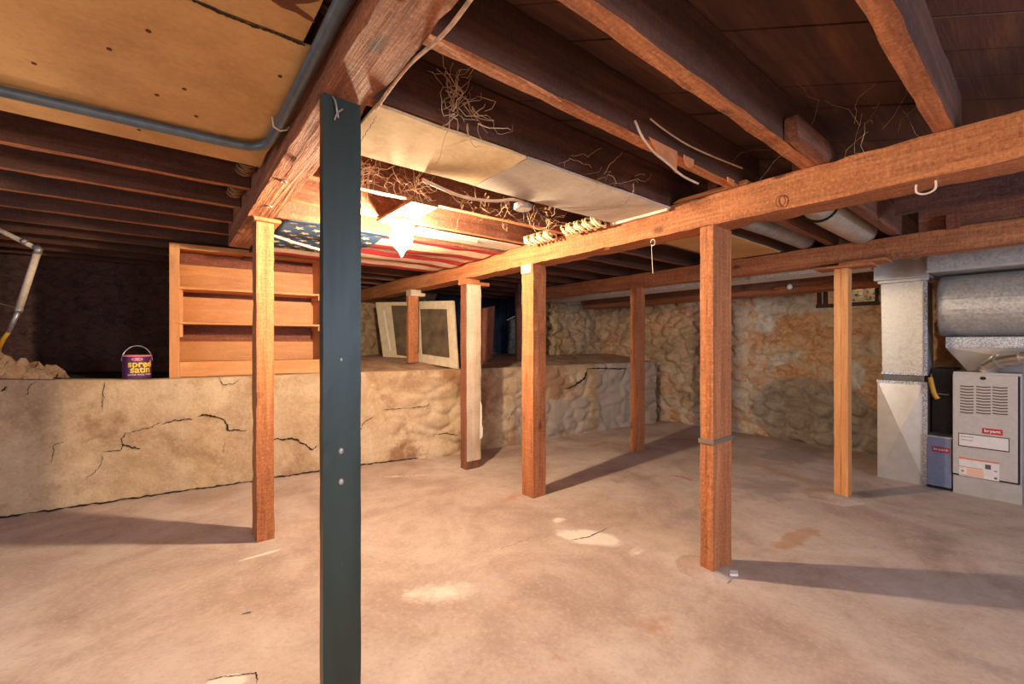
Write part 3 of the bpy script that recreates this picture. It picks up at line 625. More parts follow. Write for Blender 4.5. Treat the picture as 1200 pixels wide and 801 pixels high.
bm = NB(); tube(bm, smooth_path([(1.0, 1.98, 2.17), (1.25, 2.02, 2.15), (1.45, 2.0, 2.16), (1.55, 1.95, 2.175), (1.66, 1.98, 2.19)]), .009, 8); tag(emit('cable', bm, CABLE), 'thick pale cable hanging beside the cream ceiling strip', 'cable')
jb = empty('junction_box', (1.70, 2.03, 2.17), 'round old metal box hanging by wires below the grey ceiling strip', 'junction box')
bm = NB(); lathe(bm, (1.70, 2.03, 2.165), [(.0001, 0), (.05, 0), (.056, .006), (.056, .03), (.05, .034), (.0001, .034)], 24); emit('cover', bm, GALV, parent=jb, smooth=False)
bm = NB(); tube(bm, smooth_path([(1.70, 2.03, 2.199), (1.76, 2.0, 2.21), (1.84, 2.02, 2.16), (1.9, 1.98, 2.14), (1.96, 1.99, 2.2)]), .006, 6); tube(bm, smooth_path([(1.70, 2.03, 2.199), (1.66, 2.05, 2.23), (1.6, 2.0, 2.20), (1.52, 1.99, 2.19)]), .006, 6); tube(bm, [(1.72, 2.04, 2.165), (1.722, 2.04, 2.10)], .002, 5); emit('wire', bm, DARK, parent=jb)
for i, (px, py, sw) in enumerate(((1085, 213, .03), )):
    q = on_z(px, py, 2.03); bm = NB(); tube(bm, smooth_path([(q.x, q.y+.03, 2.04), (q.x, q.y+.03, 2.0), (q.x, q.y+.012, 1.985), (q.x, q.y-.012, 1.985), (q.x, q.y-.03, 2.0), (q.x, q.y-.03, 2.035)]), .004, 7)
    tag(emit('hook', bm, HOOKW), 'white U-shaped hook under the mid-room beam, near the furnace side', 'hook')
bm = NB(); q = on_a(765, 283, 2.45); tube(bm, [(2.45, q.y+.016*math.cos(t), q.z+.02*math.sin(t)) for t in [i*math.pi/8 for i in range(15)]], .003, 6); tube(bm, [(2.45, q.y+.01, q.z-.02), (2.45, q.y+.0, q.z-.2)], .0015, 4); tag(emit('ring_hook', bm, HOOKW), 'small ring hook with a dangling thread on the mid-room beam', 'hook')
for px in (1050, 1073):
    q = on_a(px, 298, 4.5); bm = NB(); tube(bm, [(4.5, q.y+.025*math.cos(t), q.z+.03*math.sin(t)) for t in [i*math.pi/8 for i in range(15)]], .003, 6)
    tag(emit('ring_hook', bm, NAIL), 'wire ring under the far beam, ' + ('next to the slim post' if px == 1050 else 'over the gap before the long duct'), 'hook')
bm = NB(); tube(bm, smooth_path([on_b(*p, 1.045) for p in ((744, 140), (752, 158), (765, 176), (782, 190), (800, 205), (818, 214))]), .005, 6); tag(emit('cable', bm, CABLE), 'thin cable drooping under the joist with torn paper', 'cable')
bm = NB(); tube(bm, smooth_path([on_b(*p, 1.05) for p in ((762, 138), (780, 152), (805, 168), (835, 182), (870, 196))]), .004, 6); tag(emit('cable', bm, CABLE), 'thin cable stapled along the joist side towards the mid-room beam', 'cable')
# torn corrugated coils between joists
def coil(b0, b1_, a, z, label, mat=COIL, r=.042, group='cream coils tucked by the mid-room beam'):
    bm = NB(); n = int((b1_-b0)/.04)
    for k in range(n+1):
        bb = b0+k*.04
        tube(bm, [(a+r*math.cos(t), bb+.03*math.sin(t)+(.01 if k % 2 else -.01)*math.cos(t), z+r*math.sin(t)) for t in [i*math.pi/6 for i in range(13)]], .0075, 6)
    tube(bm, [(a, b0, z), (a, b1_, z)], r*.55, 8)
    return tag(emit('spiral_coil', bm, mat, smooth=True), label, 'coil', group)
for px, py, b_, t_ in ((297, 208, 2.93, 'pale ridged coil in the joist bay next to the yellowed board'), (280, 228, 3.42, 'pale ridged coil in the second joist bay by the sawn beam')):
    coil(b_-.09, b_+.09, .35, 2.375, t_, PLY, .04, 'pale coils by the sawn beam')
coil(.85, 1.40, .372, 2.375, 'dark ridged coil in the gap between the stained board and sawn beam', DKJ[1], .035, None)
coil(2.47, 2.78, 2.36, 2.20, 'cream ridged coil tucked by the beam, the one nearer the lamp')
coil(1.98, 2.33, 2.36, 2.20, 'cream ridged coil tucked by the beam next to the grey strip')

# cobwebs
def web(name_label, pts, n, L, rad, spread, seed, down=.3):
    rnd = random.Random(seed); bm = NB()
    for k in range(n):
        p = Vector(rnd.choice(pts))+Vector([rnd.uniform(-spread, spread) for _ in range(3)]); d = Vector((rnd.gauss(0, 1), rnd.gauss(0, .6), rnd.gauss(0, 1))).normalized(); path = [p.copy()]
        for s in range(rnd.randint(4, 9)):
            d = (d+Vector((rnd.gauss(0, .45), rnd.gauss(0, .45), rnd.gauss(0, .45)-down*.1))).normalized(); p = p+d*L*rnd.uniform(.5, 1.2); p.z = min(p.z, 2.42); path.append(p.copy())
        r = rad*rnd.uniform(.5, 1.6); tube(bm, path, [r*(1-.6*i/len(path)) for i in range(len(path))], 4)
    return tag(emit('cobweb', bm, WEB, recalc=False), name_label, 'cobweb', 'dusty cobwebs under the ceiling')
web('upright tuft of dusty cobweb strands above the cream ceiling strip', [(.85, 1.44, 2.24), (.9, 1.44, 2.28), (.95, 1.43, 2.24), (.87, 1.43, 2.33)], 46, .03, .0019, .035, 1, -1.5)
web('dense dusty cobweb tangle between the sawn beam and the lamp', [(.75, 2.1, 2.2), (.85, 2.15, 2.21), (.95, 2.15, 2.2), (1.05, 2.2, 2.2), (1.1, 2.22, 2.2), (.8, 2.2, 2.18)], 85, .028, .0016, .04, 2)
web('brown cobweb tangle around the round metal box', [(1.5, 2.2, 2.22), (1.7, 2.2, 2.2), (1.9, 2.2, 2.2), (2.1, 2.2, 2.22), (1.95, 2.1, 2.2), (1.4, 2.22, 2.2)], 55, .032, .0011, .045, 3)
web('thin cobweb wisps on the dark joist beyond the cream strip', [(1.5, 1.45, 2.22), (1.75, 1.44, 2.22), (2.0, 1.4, 2.24)], 14, .03, .0012, .03, 4)
web('faint cobweb strands in the dark corner of the deck', [(2.3, .7, 2.3), (2.35, .5, 2.3), (2.38, .4, 2.28)], 14, .06, .0007, .05, 5)

# ------------------------------------------------------------------ shelving
SA0, SA1, SB, SD, SZ = .0, 1.30, 5.03, .36, 1.025
sh = empty('open_shelving', (.65, SB+.1, SZ), 'open pine shelving unit standing on the low wall', 'shelf')
def sk(a): return SB-(a-SA0)*.11      # front line follows the wall
def sbox(a0, a1, d0, d1, z0, z1, name, mat, par=None):
    bm = NB(); P = [(a0, sk(a0)+d0, z0), (a1, sk(a1)+d0, z0), (a1, sk(a1)+d1, z0), (a0, sk(a0)+d1, z0)]; poly(bm, P, (0, 0, z1-z0)); return emit(name, bm, mat, parent=par or sh, bevel=.003)
ZT = 2.265
sbox(SA0, SA0+.025, .02, SD, SZ, ZT, 'side_panel', SHW[2]); sbox(SA1-.025, SA1, .02, SD, SZ, ZT, 'side_panel', SHW[2])
sbox(SA0, SA0+.075, 0, .02, SZ, ZT, 'stile', SHW[2])
sbox(SA0+.075, SA1, 0, .02, ZT-.05, ZT, 'top_rail', SHW[0]); sbox(SA0+.025, SA1-.025, .02, SD, ZT-.02, ZT, 'top_board', SHW[0])
for z in (1.845, 1.52): sbox(SA0+.025, SA1-.025, .0, SD-.02, z, z+.022, 'shelf_board', SHW[0])
sbox(SA0+.02, SA1-.02, SD, SD+.012, SZ+.01, ZT-.02, 'back_sheet', RDW[0])
for z0, z1 in ((1.88, 2.12), (1.555, 1.80), (1.16, 1.36)): sbox(SA0+.02, SA1-.02, SD-.02, SD, z0, z1, 'back_board', SHW[0])
sbox(SA0+.075, SA1-.025, .0, .02, 1.03, 1.17, 'apron', SHW[0])
for a in (SA0+.026, SA1-.046):
    for z in (1.80, 1.475): sbox(a, a+.02, .03, SD-.03, z, z+.045, 'cleat', SHW[1])
sbox(SA0+.06, SA0+.10, .022, .045, 1.40, 1.84, 'cleat', SHW[2])
for z0, a in ((1.10, 1.04), (1.12, 1.10), (1.08, .98)):
    pass

# paint can
CA, CB, CZ, CRd, CH = -.226, 5.125, 1.03, .100, .205
pc_ = empty('paint_can', (CA, CB, CZ), 'purple paint can with yellow lettering and wire handle, beside the shelving', 'paint can')
bm = NB(); lathe(bm, (CA, CB, CZ), [(.0001, 0), (CRd, 0), (CRd+.002, .004), (CRd, .008), (CRd, CH-.008), (.0001, CH-.008)], 40); emit('body', bm, PURP, parent=pc_, smooth=False)
bm = NB(); lathe(bm, (CA, CB, CZ+CH-.01), [(CRd-.012, .004), (CRd-.006, 0), (CRd+.003, 0), (CRd+.004, .009), (CRd-.004, .012), (CRd-.012, .006), (.0001, .006)], 40); emit('lid', bm, PINK, parent=pc_, smooth=False)
face = math.atan2(*(AB(0, 0)-Vector((CA, CB, 0))).yx)     # towards the viewer
bm = NB(); tube(bm, [Vector((CA, CB, CZ+CH-.05))+Vector((-math.sin(face)*(CRd+.004)*math.cos(t), math.cos(face)*(CRd+.004)*math.cos(t), .135*math.sin(t)))+Vector((0, .02*math.sin(t), 0)) for t in [i*math.pi/20 for i in range(21)]], .0035, 6); emit('handle', bm, TAPE, parent=pc_)
def wrap(bm, z, off=.0012, turn=0.0):
    for v_ in bm.verts:
        an = face+turn+v_.co.x/CRd; R = CRd+off+v_.co.z; v_.co = Vector((CA+R*math.cos(an), CB+R*math.sin(an), CZ+z+v_.co.y))
    return bm
emit('lettering', wrap(text_bm('spred', .080, .002), .128, turn=.26), YELP, parent=pc_); emit('lettering', wrap(text_bm('satin', .080, .002), .078, turn=.26), YELP, parent=pc_)
emit('lettering', wrap(text_bm('LATEX WALL PAINT', .02), .035, turn=.26), WHITE, parent=pc_)
bm = NB(); n = 20; c = bm.verts.new((0, 0, 0)); vs = [bm.verts.new((.04*math.cos(2*math.pi*i/n), .014*math.sin(2*math.pi*i/n), 0)) for i in range(n)]
for i in range(n): bm.faces.new((c, vs[i], vs[(i+1) % n]))
emit('badge', wrap(bm, .172, turn=.0), PINK, parent=pc_)

# rubble, pier, drain pipe
def heap():
    bm = NB(); cx, cy = -1.72, 6.05
    bm = grid(lambda u, v: Vector((cx+(u-.5)*1.9, cy+(v-.5)*1.2, 1.02+.27*max(0, 1-((u-.5)*2)**2-((v-.5)*2)**2)**.7+rough(Vector((u*1.9, v*1.2, 0)), 9, .11)-.05)), 60, 40); return bm
hp = tag(emit('rubble_heap', heap(), DIRT), 'heap of broken plaster and dirt on the ledge below the white pipe', 'rubble')
bm = NB()
def pier(u, v):
    P = [(-2.3, 6.6), (-2.3, 6.1), (-1.42, 6.0), (-1.36, 6.6)]; s = u*3; i = min(2, int(s)); t = s-i
    a = P[i][0]+(P[i+1][0]-P[i][0])*t; b = P[i][1]+(P[i+1][1]-P[i][1])*t; z = .98+1.34*v; h = rough(Vector((a, b, z)), 3.5, .05); return Vector((a+h*(1 if i == 2 else 0), b-h*(1 if i < 2 else 0), z))
struct(emit('wall_pier', grid(pier, 60, 50), STONE_B, smooth=True))
dp = empty('drain_pipe', (-1.5, 5.6, 1.4), 'pale jointed pipe slanting down in front of the sooty wall', 'pipe')
Pp = [at(-30, 254, 3.6), at(30, 283, 3.7), at(45, 291, 3.75), at(22, 362, 3.75), at(10, 388, 3.75)]
bm = NB(); tube(bm, [Pp[0], Pp[2]], .02, 12); emit('upper_pipe', bm, PVC, parent=dp, smooth=True)
bm = NB(); tube(bm, [Pp[2], Pp[3]], .025, 12); emit('down_pipe', bm, PVC, parent=dp, smooth=True)
bm = NB(); tube(bm, [Pp[3], Pp[4]], .017, 12); emit('lower_pipe', bm, TAPE, parent=dp, smooth=True)
for jp, jr in (([at(42, 288, 3.74), at(45, 291, 3.74), at(44, 296, 3.74)], .028), ([at(27, 281, 3.7), at(30, 283, 3.7)], .024), ([at(23, 360, 3.75), at(21, 364, 3.75)], .028)):
    emit('joint', tube(NB(), jp, jr, 10), TAPE, parent=dp, smooth=True)
bm = NB(); tube(bm, smooth_path([at(10, 388, 3.75), at(4, 396, 3.75), at(0, 404, 3.78), at(-8, 412, 3.8)]), .016, 8); emit('yellow_end', bm, YEL, parent=dp, smooth=True)
bm = NB(); tube(bm, smooth_path([at(-10, 352, 4.0), at(5, 356, 3.9), at(20, 360, 3.8)]), .008, 6); emit('side_wire', bm, TAPE, parent=dp)

# ------------------------------------------------------------------ old window sashes on the ledge
def sash(name, TL, TR, BR, BL, wl_, wr_, wt, wb_, th, label, slit=False, fill=SCREEN):
    """corners as 3-D points; a frame of four members and a pane"""
    c = (BL+BR)/2; r = empty(name, (c.x, c.y, min(BL.z, BR.z)), label, 'window sash', 'old window sashes on the ledge')
    nrm = (TR-TL).cross(BL-TL).normalized()*th
    def P(u, v): return TL.lerp(TR, u).lerp(BL.lerp(BR, u), v)
    for nm, u0, u1, v0, v1, w in (('stile', 0, wl_, 0, 1, 0), ('stile', 1-wr_, 1, 0, 1, 0), ('rail', wl_, 1-wr_, 0, wt, 0), ('rail', wl_, 1-wr_, 1-wb_, 1, 0)):
        bm = NB(); poly(bm, [P(u0, v0), P(u1, v0), P(u1, v1), P(u0, v1)], nrm); emit(nm, bm, SASH, parent=r, bevel=.003)
    bm = NB(); poly(bm, [P(wl_, wt)+nrm*.4, P(1-wr_, wt)+nrm*.4, P(1-wr_, 1-wb_)+nrm*.4, P(wl_, 1-wb_)+nrm*.4], nrm*.15); emit('pane', bm, fill, parent=r)
    if slit:
        bm = NB(); poly(bm, [P(.10, .14)-nrm*.08, P(.125, .14)-nrm*.08, P(.15, .86)-nrm*.08, P(.125, .86)-nrm*.08], nrm*.3); emit('white_bead', bm, WHITE, parent=r)
    return r
sash('window_sash', at(486, 352, 6.0), at(531, 351, 5.50), at(536, 431, 5.26), at(489, 423, 5.78), .12, .17, .13, .14, .03, 'off-white framed sash leaning right behind the scuffed short post', fill=SCREEN)
sash('window_sash', at(440, 353, 6.6), at(520, 352, 6.2), at(522, 428, 6.05), at(449, 418, 6.4), .23, .1, .06, .08, .03, 'larger pale sash at the back of the lean, with a white bead on its stile', slit=True, fill=SCREEN)
# board and pipe in the crawl space
bm = NB(); poly(bm, [at(565, 360, 6.3), at(580, 357, 6.3), at(577, 416, 6.3), at(572, 426, 6.2), at(565, 428, 6.2)], (0.02, .06, 0)); tag(emit('leaning_board', bm, RDW[2], bevel=.004), 'reddish board standing in the dark crawl space behind the whitened post', 'board')
bm = NB(); tube(bm, [at(600, 372, 7.4), at(601, 390, 7.4), at(599, 413, 7.4)], [.06, .075, .07], 14); tag(emit('clay_pipe', bm, plain('crusted_pipe', (110, 112, 100), .9, 0, .4, .02, 14), smooth=True), 'crusted grey-green pipe stub in the dark crawl space', 'pipe')
bm = NB(); tube(bm, [at(594, 374, 7.3), at(606, 368, 7.3)], .008, 6); tag(emit('metal_strap', bm, WHITE), 'short pale strap on top of the crusted pipe stub', 'strap')
tag(emit('stud', timber(4.28, 4.36, 4.72, 4.78, 1.02, 2.2, .004), DKJ[2]) if False else emit('stud', timber(4.02, 4.08, 4.9, 4.98, 1.09, 2.21, .004), DKJ[2]), 'dark stud at the mouth of the crawl space beside the square post', 'stud')

# ------------------------------------------------------------------ ducts and furnace
def fbox(bm, a0, a1, b0, b1_, z0, z1, mi=0): return box(bm, a0, a1, b0, b1_, z0, z1, mi)
# return drop: crossed lower box
rd = empty('return_duct', (5.8, .92, 0), 'upright galvanised duct drop with a cross-creased lower box', 'duct')
A0, A1, B0, B1 = 5.58, 6.1, .745, 1.105
bm = NB(); z0, z1 = .0, .967
v = [bm.verts.new(p) for p in ((A0, B0, z0), (A0, B1, z0), (A0, B1, z1), (A0, B0, z1))]; c = bm.verts.new((A0-.04, (B0+B1)/2, .5)); 
for i in range(4): bm.faces.new((v[i], v[(i+1) % 4], c))
w_ = [bm.verts.new(p) for p in ((A1, B0, z0), (A1, B1, z0), (A1, B1, z1), (A1, B0, z1))]
for i in range(4): bm.faces.new((v[i], v[(i+1) % 4], w_[(i+1) % 4], w_[i]))
bm.faces.new(w_); emit('lower_box', bm, GALV2, parent=rd)
bm = NB(); fbox(bm, A0-.008, A0+.03, B0-.004, B1+.004, .945, .975); fbox(bm, A0-.008, A0+.0, B0-.006, B0+.03, .02, .95); fbox(bm, 5.60, 5.63, .74, 1.08, 1.035, 1.055); emit('foil_seam', bm, FOIL, parent=rd)
bm = NB(); poly(bm, [(5.64, .77, .97), (5.64, 1.07, .97), (5.98, 1.07, .97), (5.98, .77, .97)], (0, 0, .07)); emit('collar', bm, galv('dull_collar', (120, 116, 112), .5), parent=rd)
bm = NB(); poly(bm, [(5.61, .745, 1.04), (5.61, 1.075, 1.04), (5.97, 1.075, 1.04), (5.97, .745, 1.04)], (0, .012, .90)); emit('riser', bm, GALV, parent=rd, bevel=.004)
bm = NB(); fbox(bm, 5.60, 5.615, .742, .765, 1.05, 1.93); emit('corner_seam', bm, FOIL, parent=rd)
bm = NB(); poly(bm, [(5.5, .72, 1.96), (5.5, 1.12, 1.96), (6.05, 1.12, 1.96), (6.05, .72, 1.96)], (0, 0, .25)); fbox(bm, 5.56, 5.62, .73, 1.1, 1.935, 1.962); emit('elbow_box', bm, GALV2, parent=rd, bevel=.003)
td = empty('supply_trunk', (5.55, -.5, 1.97), 'wide galvanised trunk duct over the furnace drum', 'duct')
bm = NB(); fbox(bm, 5.3, 5.85, -2.5, .705, 1.985, 2.25); emit('trunk', bm, GALV, parent=td)
bm = NB(); fbox(bm, 5.29, 5.31, -2.5, .71, 1.97, 1.992); emit('flange', bm, GALV2, parent=td)
for b in (.05, -.9): bm = NB(); fbox(bm, 5.292, 5.30, b, b+.012, 1.975, 2.25); emit('seam', bm, DARK, parent=td)
bm = NB(); fbox(bm, 5.285, 5.30, .085, .105, 1.992, 2.015); emit('bright_tab', bm, FOIL, parent=td)
sd = tag(emit('branch_duct', box(NB(), 5.3, 5.7, 1.14, 6.5, 2.085, 2.2), galv('whitish_duct', (240, 234, 224), .5, 20, .0)), 'long flat pale duct running behind the far beam over the stone wall', 'duct')
for hb in (2.2, 2.4): emit('hanger_strap', box(NB(), 5.285, 5.30, hb, hb+.03, 2.08, 2.16), GALV2, parent=sd)
# drum
dr = empty('plenum_drum', (5.8, -.5, 1.4), 'large round galvanised drum lying over the furnace', 'duct')
bm = NB(); n = 40; L = [(5.78+.285*math.cos(2*math.pi*i/n), 1.69+.285*math.sin(2*math.pi*i/n)) for i in range(n)]
bb = [.67, .655, .645, .35, -.1, -.5, -2.4]; sc = [.97, 1.0, 1.0, 1, 1, 1, 1]; rings = []
for b, s in zip(bb, sc): rings.append([bm.verts.new((5.78+(x-5.78)*s, b, 1.69+(z-1.69)*s)) for x, z in L])
for r0, r1 in zip(rings, rings[1:]):
    for k in range(n): bm.faces.new((r0[k], r0[(k+1) % n], r1[(k+1) % n], r1[k]))
bm.faces.new(rings[0]); bm.faces.new(rings[-1]); emit('shell', bm, GALV, parent=dr, smooth=False)
for p in bpy.data.objects[-1:] if False else []: pass
# hood over the furnace
hd = empty('furnace_hood', (5.7, .1, 1.09), 'bright tapering sheet-metal hood with foil-taped rim on top of the furnace', 'duct hood')
bm = NB(); fbox(bm, 5.62, 6.1, -.6, .625, 1.30, 1.400); emit('taped_rim', bm, FOIL, parent=hd, bevel=.004)
bm = NB(); T = [(5.62, .62, 1.30), (5.62, -.6, 1.30), (6.1, -.6, 1.30), (6.1, .62, 1.30)]; Bt = [(5.70, .49, 1.092), (5.70, -.45, 1.092), (6.05, -.45, 1.092), (6.05, .49, 1.092)]
tv = [bm.verts.new(p) for p in T]; bv = [bm.verts.new(p) for p in Bt]; cc = bm.verts.new((5.635, .14, 1.205))
bm.faces.new((tv[0], tv[1], cc)); bm.faces.new((tv[1], bv[1], cc)); bm.faces.new((bv[1], bv[0], cc)); bm.faces.new((bv[0], tv[0], cc))
for i in (1, 2, 3): bm.faces.new((tv[i], tv[(i+1) % 4], bv[(i+1) % 4], bv[i]))
bm.faces.new(tv); bm.faces.new(bv[::-1]); emit('tapered_skirt', bm, GALV2, parent=hd)
# furnace
FA, FB0, FB1, FZ = 5.51, .165, .565, 1.088
fu = empty('furnace', (5.8, .37, 0), 'beige furnace cabinet with louvred door under the drum', 'furnace')
bm = NB(); fbox(bm, FA+.02, 6.2, FB0, FB1, .17, FZ); emit('cabinet', bm, FURN, parent=fu, bevel=.004)
bm = NB(); fbox(bm, FA+.02, 6.2, FB0-.002, FB1, 0, .17); emit('plinth', bm, GALV2, parent=fu)
dz0 = .18
bm = NB(); fbox(bm, FA, FA+.02, FB0+.02, FB1, dz0, FZ-.02); dr_ = emit('door', bm, FURN, parent=fu, bevel=.003)
bm = NB(); fbox(bm, FA-.002, FA+.02, FB0+.008, FB0+.016, dz0, FZ-.02); fbox(bm, FA+.0, FA+.02, FB0+.01, FB1, .168, .18); emit('shadow_gap', bm, BLACK, parent=fu)
bm = NB()
for cx0, cx1 in ((1125, 1141), (1144, 1161), (1163, 1181)):
    for k in range(10):
        y0 = 450+(cx0-1125)*.04+k*3.4; q0 = on_a(cx0, y0, FA); q1 = on_a(cx1, y0+.7, FA); fb = [q1.y, q0.y]; z = q0.z
        poly(bm, [(FA-.001, q0.y, z), (FA-.001, (q0.y+q1.y)/2, z-.005), (FA-.001, q1.y, z), (FA-.001, q1.y, z-.010), (FA-.001, (q0.y+q1.y)/2, z-.015), (FA-.001, q0.y, z-.010)], (.003, 0, 0))
emit('louvre', bm, plain('louvre_shadow', (92, 66, 52), .8), parent=dr_)
q = on_a(1152, 442, FA); bm = NB(); lathe(bm, (0, 0, 0), [(.018, 0), (.018, .006), (.012, .01), (.0001, .01)], 18); bmesh.ops.rotate(bm, verts=bm.verts, cent=(0, 0, 0), matrix=Matrix.Rotation(-math.pi/2, 3, 'Y')); bmesh.ops.scale(bm, verts=bm.verts, vec=(1, 1, .8)); bmesh.ops.translate(bm, verts=bm.verts, vec=(FA, q.y, q.z)); emit('latch', bm, BLACK, parent=dr_)
def plate(px0, py0, px1, py1, mat, par, name, a=FA, th=.002, lift=0.0):
    q0 = on_a(px0, py0, a); q1 = on_a(px1, py1, a); bm = NB(); ztop = q0.z; h_ = ztop-on_a(px0, py1, a).z
    box(bm, a-th-lift, a-lift, q1.y, q0.y, ztop-h_, ztop); return emit(name, bm, mat, parent=par), (q0.y+q1.y)/2, ztop-h_/2, q0.y-q1.y, h_
def tex_on(s, size, b, z, mat, par, a, wmax=None, nm='lettering', bold=0.0):
    bm = text_bm(s, size, bold); 
    w = max(v_.co.x for v_ in bm.verts)-min(v_.co.x for v_ in bm.verts); k = (wmax/w) if wmax else 1
    for v_ in bm.verts: v_.co = Vector((a-.001-v_.co.z, b-v_.co.x*k, z+v_.co.y))
    return emit(nm, bm, mat, parent=par)
o, b, z, w, h = plate(1151, 500, 1175, 506.5, RED, dr_, 'badge'); tex_on('bryant', .034, b, z+.002, WHITE, dr_, FA-.002, w*.8, bold=.0006)
o, b, z, w, h = plate(1123, 505.5, 1183, 521, BLACK, dr_, 'label_border'); o, b, z, w, h = plate(1124, 506.5, 1182, 520, LABELW, dr_, 'rating_label', lift=.001)
tex_on('FURNACE', .014, b+w*.33, z+h*.28, INK, dr_, FA-.003, w*.26); tex_on('MODEL', .014, b+w*.33, z, INK, dr_, FA-.003, w*.26); 
o, b, z, w, h = plate(1124, 534, 1171, 555, LABELW, dr_, 'warning_label')
for bx in ((b-w/2, b+w/2, z+h*.42, z+h*.5), (b-w*.1, b+w/2, z-.003, z+.003), (b-w*.12, b+w*.48, z-h*.45, z-h*.42)): emit('orange_band', box(NB(), FA-.003, FA-.002, *bx), LABELO, parent=dr_)
bm = NB(); box(bm, FA-.003, FA-.002, b-w*.12, b+w*.3, z-h*.4, z-h*.05); emit('peach_band', bm, LABELP, parent=dr_)
for bx in ((b-w*.3, b-w*.16, z+h*.05, z+h*.3), (b-w*.45, b-w*.38, z-h*.42, z-h*.32), (b-w*.45, b-w*.38, z-.004, z+.004)): emit('printed_symbol', box(NB(), FA-.003, FA-.002, *bx), INK, parent=dr_)
bm = NB(); lathe(bm, (0, 0, 0), [(.011, 0), (.011, .001)], 14); bmesh.ops.rotate(bm, verts=bm.verts, cent=(0, 0, 0), matrix=Matrix.Rotation(-math.pi/2, 3, 'Y')); bmesh.ops.translate(bm, verts=bm.verts, vec=(FA-.002, b+w*.41, z-h*.24)); emit('printed_flame', bm, LABELO, parent=dr_)
# blower unit beside it
bl = empty('blower_cabinet', (5.8, .65, 0), 'low blue-grey cabinet with a red badge between duct drop and furnace', 'furnace cabinet')
bm = NB(); fbox(bm, 5.53, 6.15, .575, .735, .03, .475); emit('cabinet', bm, FURNB, parent=bl, bevel=.003)
bm = NB(); fbox(bm, 5.55, 6.1, .58, .73, 0, .03); emit('base', bm, BLACK, parent=bl)
bm = NB(); fbox(bm, 5.525, 6.15, .572, .738, .475, .49); emit('top_edge', bm, TAPE, parent=bl)
o, b, z, w, h = plate(1092, 521, 1113, 527.5, plain('dull_red_badge', (150, 40, 60), .5), bl, 'badge', a=5.53); tex_on('bryant', .03, b, z+.002, LABELW, bl, 5.528, w*.8)
bm = NB(); fbox(bm, 5.75, 6.2, .58, .73, .49, 1.1); tag(emit('dark_plenum', bm, plain('dark_sheet', (44, 38, 40), .6, .3, .2)), 'dark sheet-metal chest behind the yellow gas hose', 'duct')
bm = NB(); tube(bm, [(5.6, .60, .87), (5.6, .735, .875)], .006, 8); tag(emit('small_pipe', bm, TAPE, smooth=True), 'thin horizontal pipe in the gap between duct drop and furnace', 'pipe')
bm = NB(); tube(bm, smooth_path([on_a(1090, 441, 5.56), on_a(1092, 450, 5.55), on_a(1095, 460, 5.55), on_a(1099, 466, 5.55)]), .019, 10); tag(emit('gas_hose', bm, YEL, smooth=True), 'bent yellow gas hose between the duct drop and the furnace', 'hose')
# flue
fp = empty('flue_pipe', (5.42, .2, 1.1), 'shiny segmented round flue elbow rising off the furnace top', 'flue')
P = smooth_path([(5.61, .37, 1.09), (5.60, .35, 1.14), (5.54, .26, 1.20), (5.46, .12, 1.235), (5.42, -.1, 1.26), (5.40, -.6, 1.28)], 4)
bm = NB(); tube(bm, P, .062, 18); emit('elbow', bm, plain('bright_flue', (206, 200, 192), .22, .85, .05, .004, 14), parent=fp)
for k in (3, 7, 11): emit('ring_seam', tube(NB(), [P[k], P[k]+(P[k+1]-P[k]).normalized()*.012], .066, 18), TAPE, parent=fp)
# branch ducts between joists
bm = NB(); tube(bm, smooth_path([(2.95, 1.44, 2.31), (3.2, 1.44, 2.29), (3.9, 1.42, 2.29), (4.55, 1.42, 2.29)]), .085, 18)
tube(bm, smooth_path([(3.35, 1.42, 2.29), (3.25, 1.37, 2.31), (3.1, 1.345, 2.33)]), .07, 16); wd = galv('matt_grey_duct', (168, 158, 148), .6, 14, .3)
tag(emit('round_duct', bm, wd, smooth=True), 'dull grey branch duct in the joist bay nearest the tan board', 'duct')
bm = NB(); tube(bm, smooth_path([(3.05, 1.0, 2.315), (3.3, 1.0, 2.315), (3.55, 1.0, 2.29), (3.8, 1.0, 2.28), (4.55, 1.0, 2.28)]), .105, 20)
o = tag(emit('round_duct', bm, galv('pale_elbow', (206, 192, 170), .5, 18, .4), smooth=True), 'pale round duct elbow with a dark strap in the next joist bay', 'duct')
bm = NB(); tube(bm, [(3.5, 1.0+.108*math.cos(t), 2.29+.108*math.sin(t)) for t in [math.pi*.8+i*math.pi/12 for i in range(18)]], .008, 6); emit('strap', bm, DARK, parent=o)
# spare bulb
lb = empty('spare_bulb', tuple(on_a(925, 335, 6.03)-Vector((0, 0, .03))), 'small unlit white globe bulb on the sill above the stone wall', 'light bulb')
q = on_a(925, 335, 6.03); bm = NB(); lathe(bm, tuple(q), [(.0001, -.034), (.02, -.028), (.033, -.01), (.034, .005), (.024, .025), (.012, .038), (.0001, .04)], 18); emit('globe', bm, CERAM, parent=lb, smooth=True)
bm = NB(); tube(bm, [on_a(921, 335, 6.04), on_a(908, 336.5, 6.04)], .016, 8); emit('holder', bm, OR[1], parent=lb)

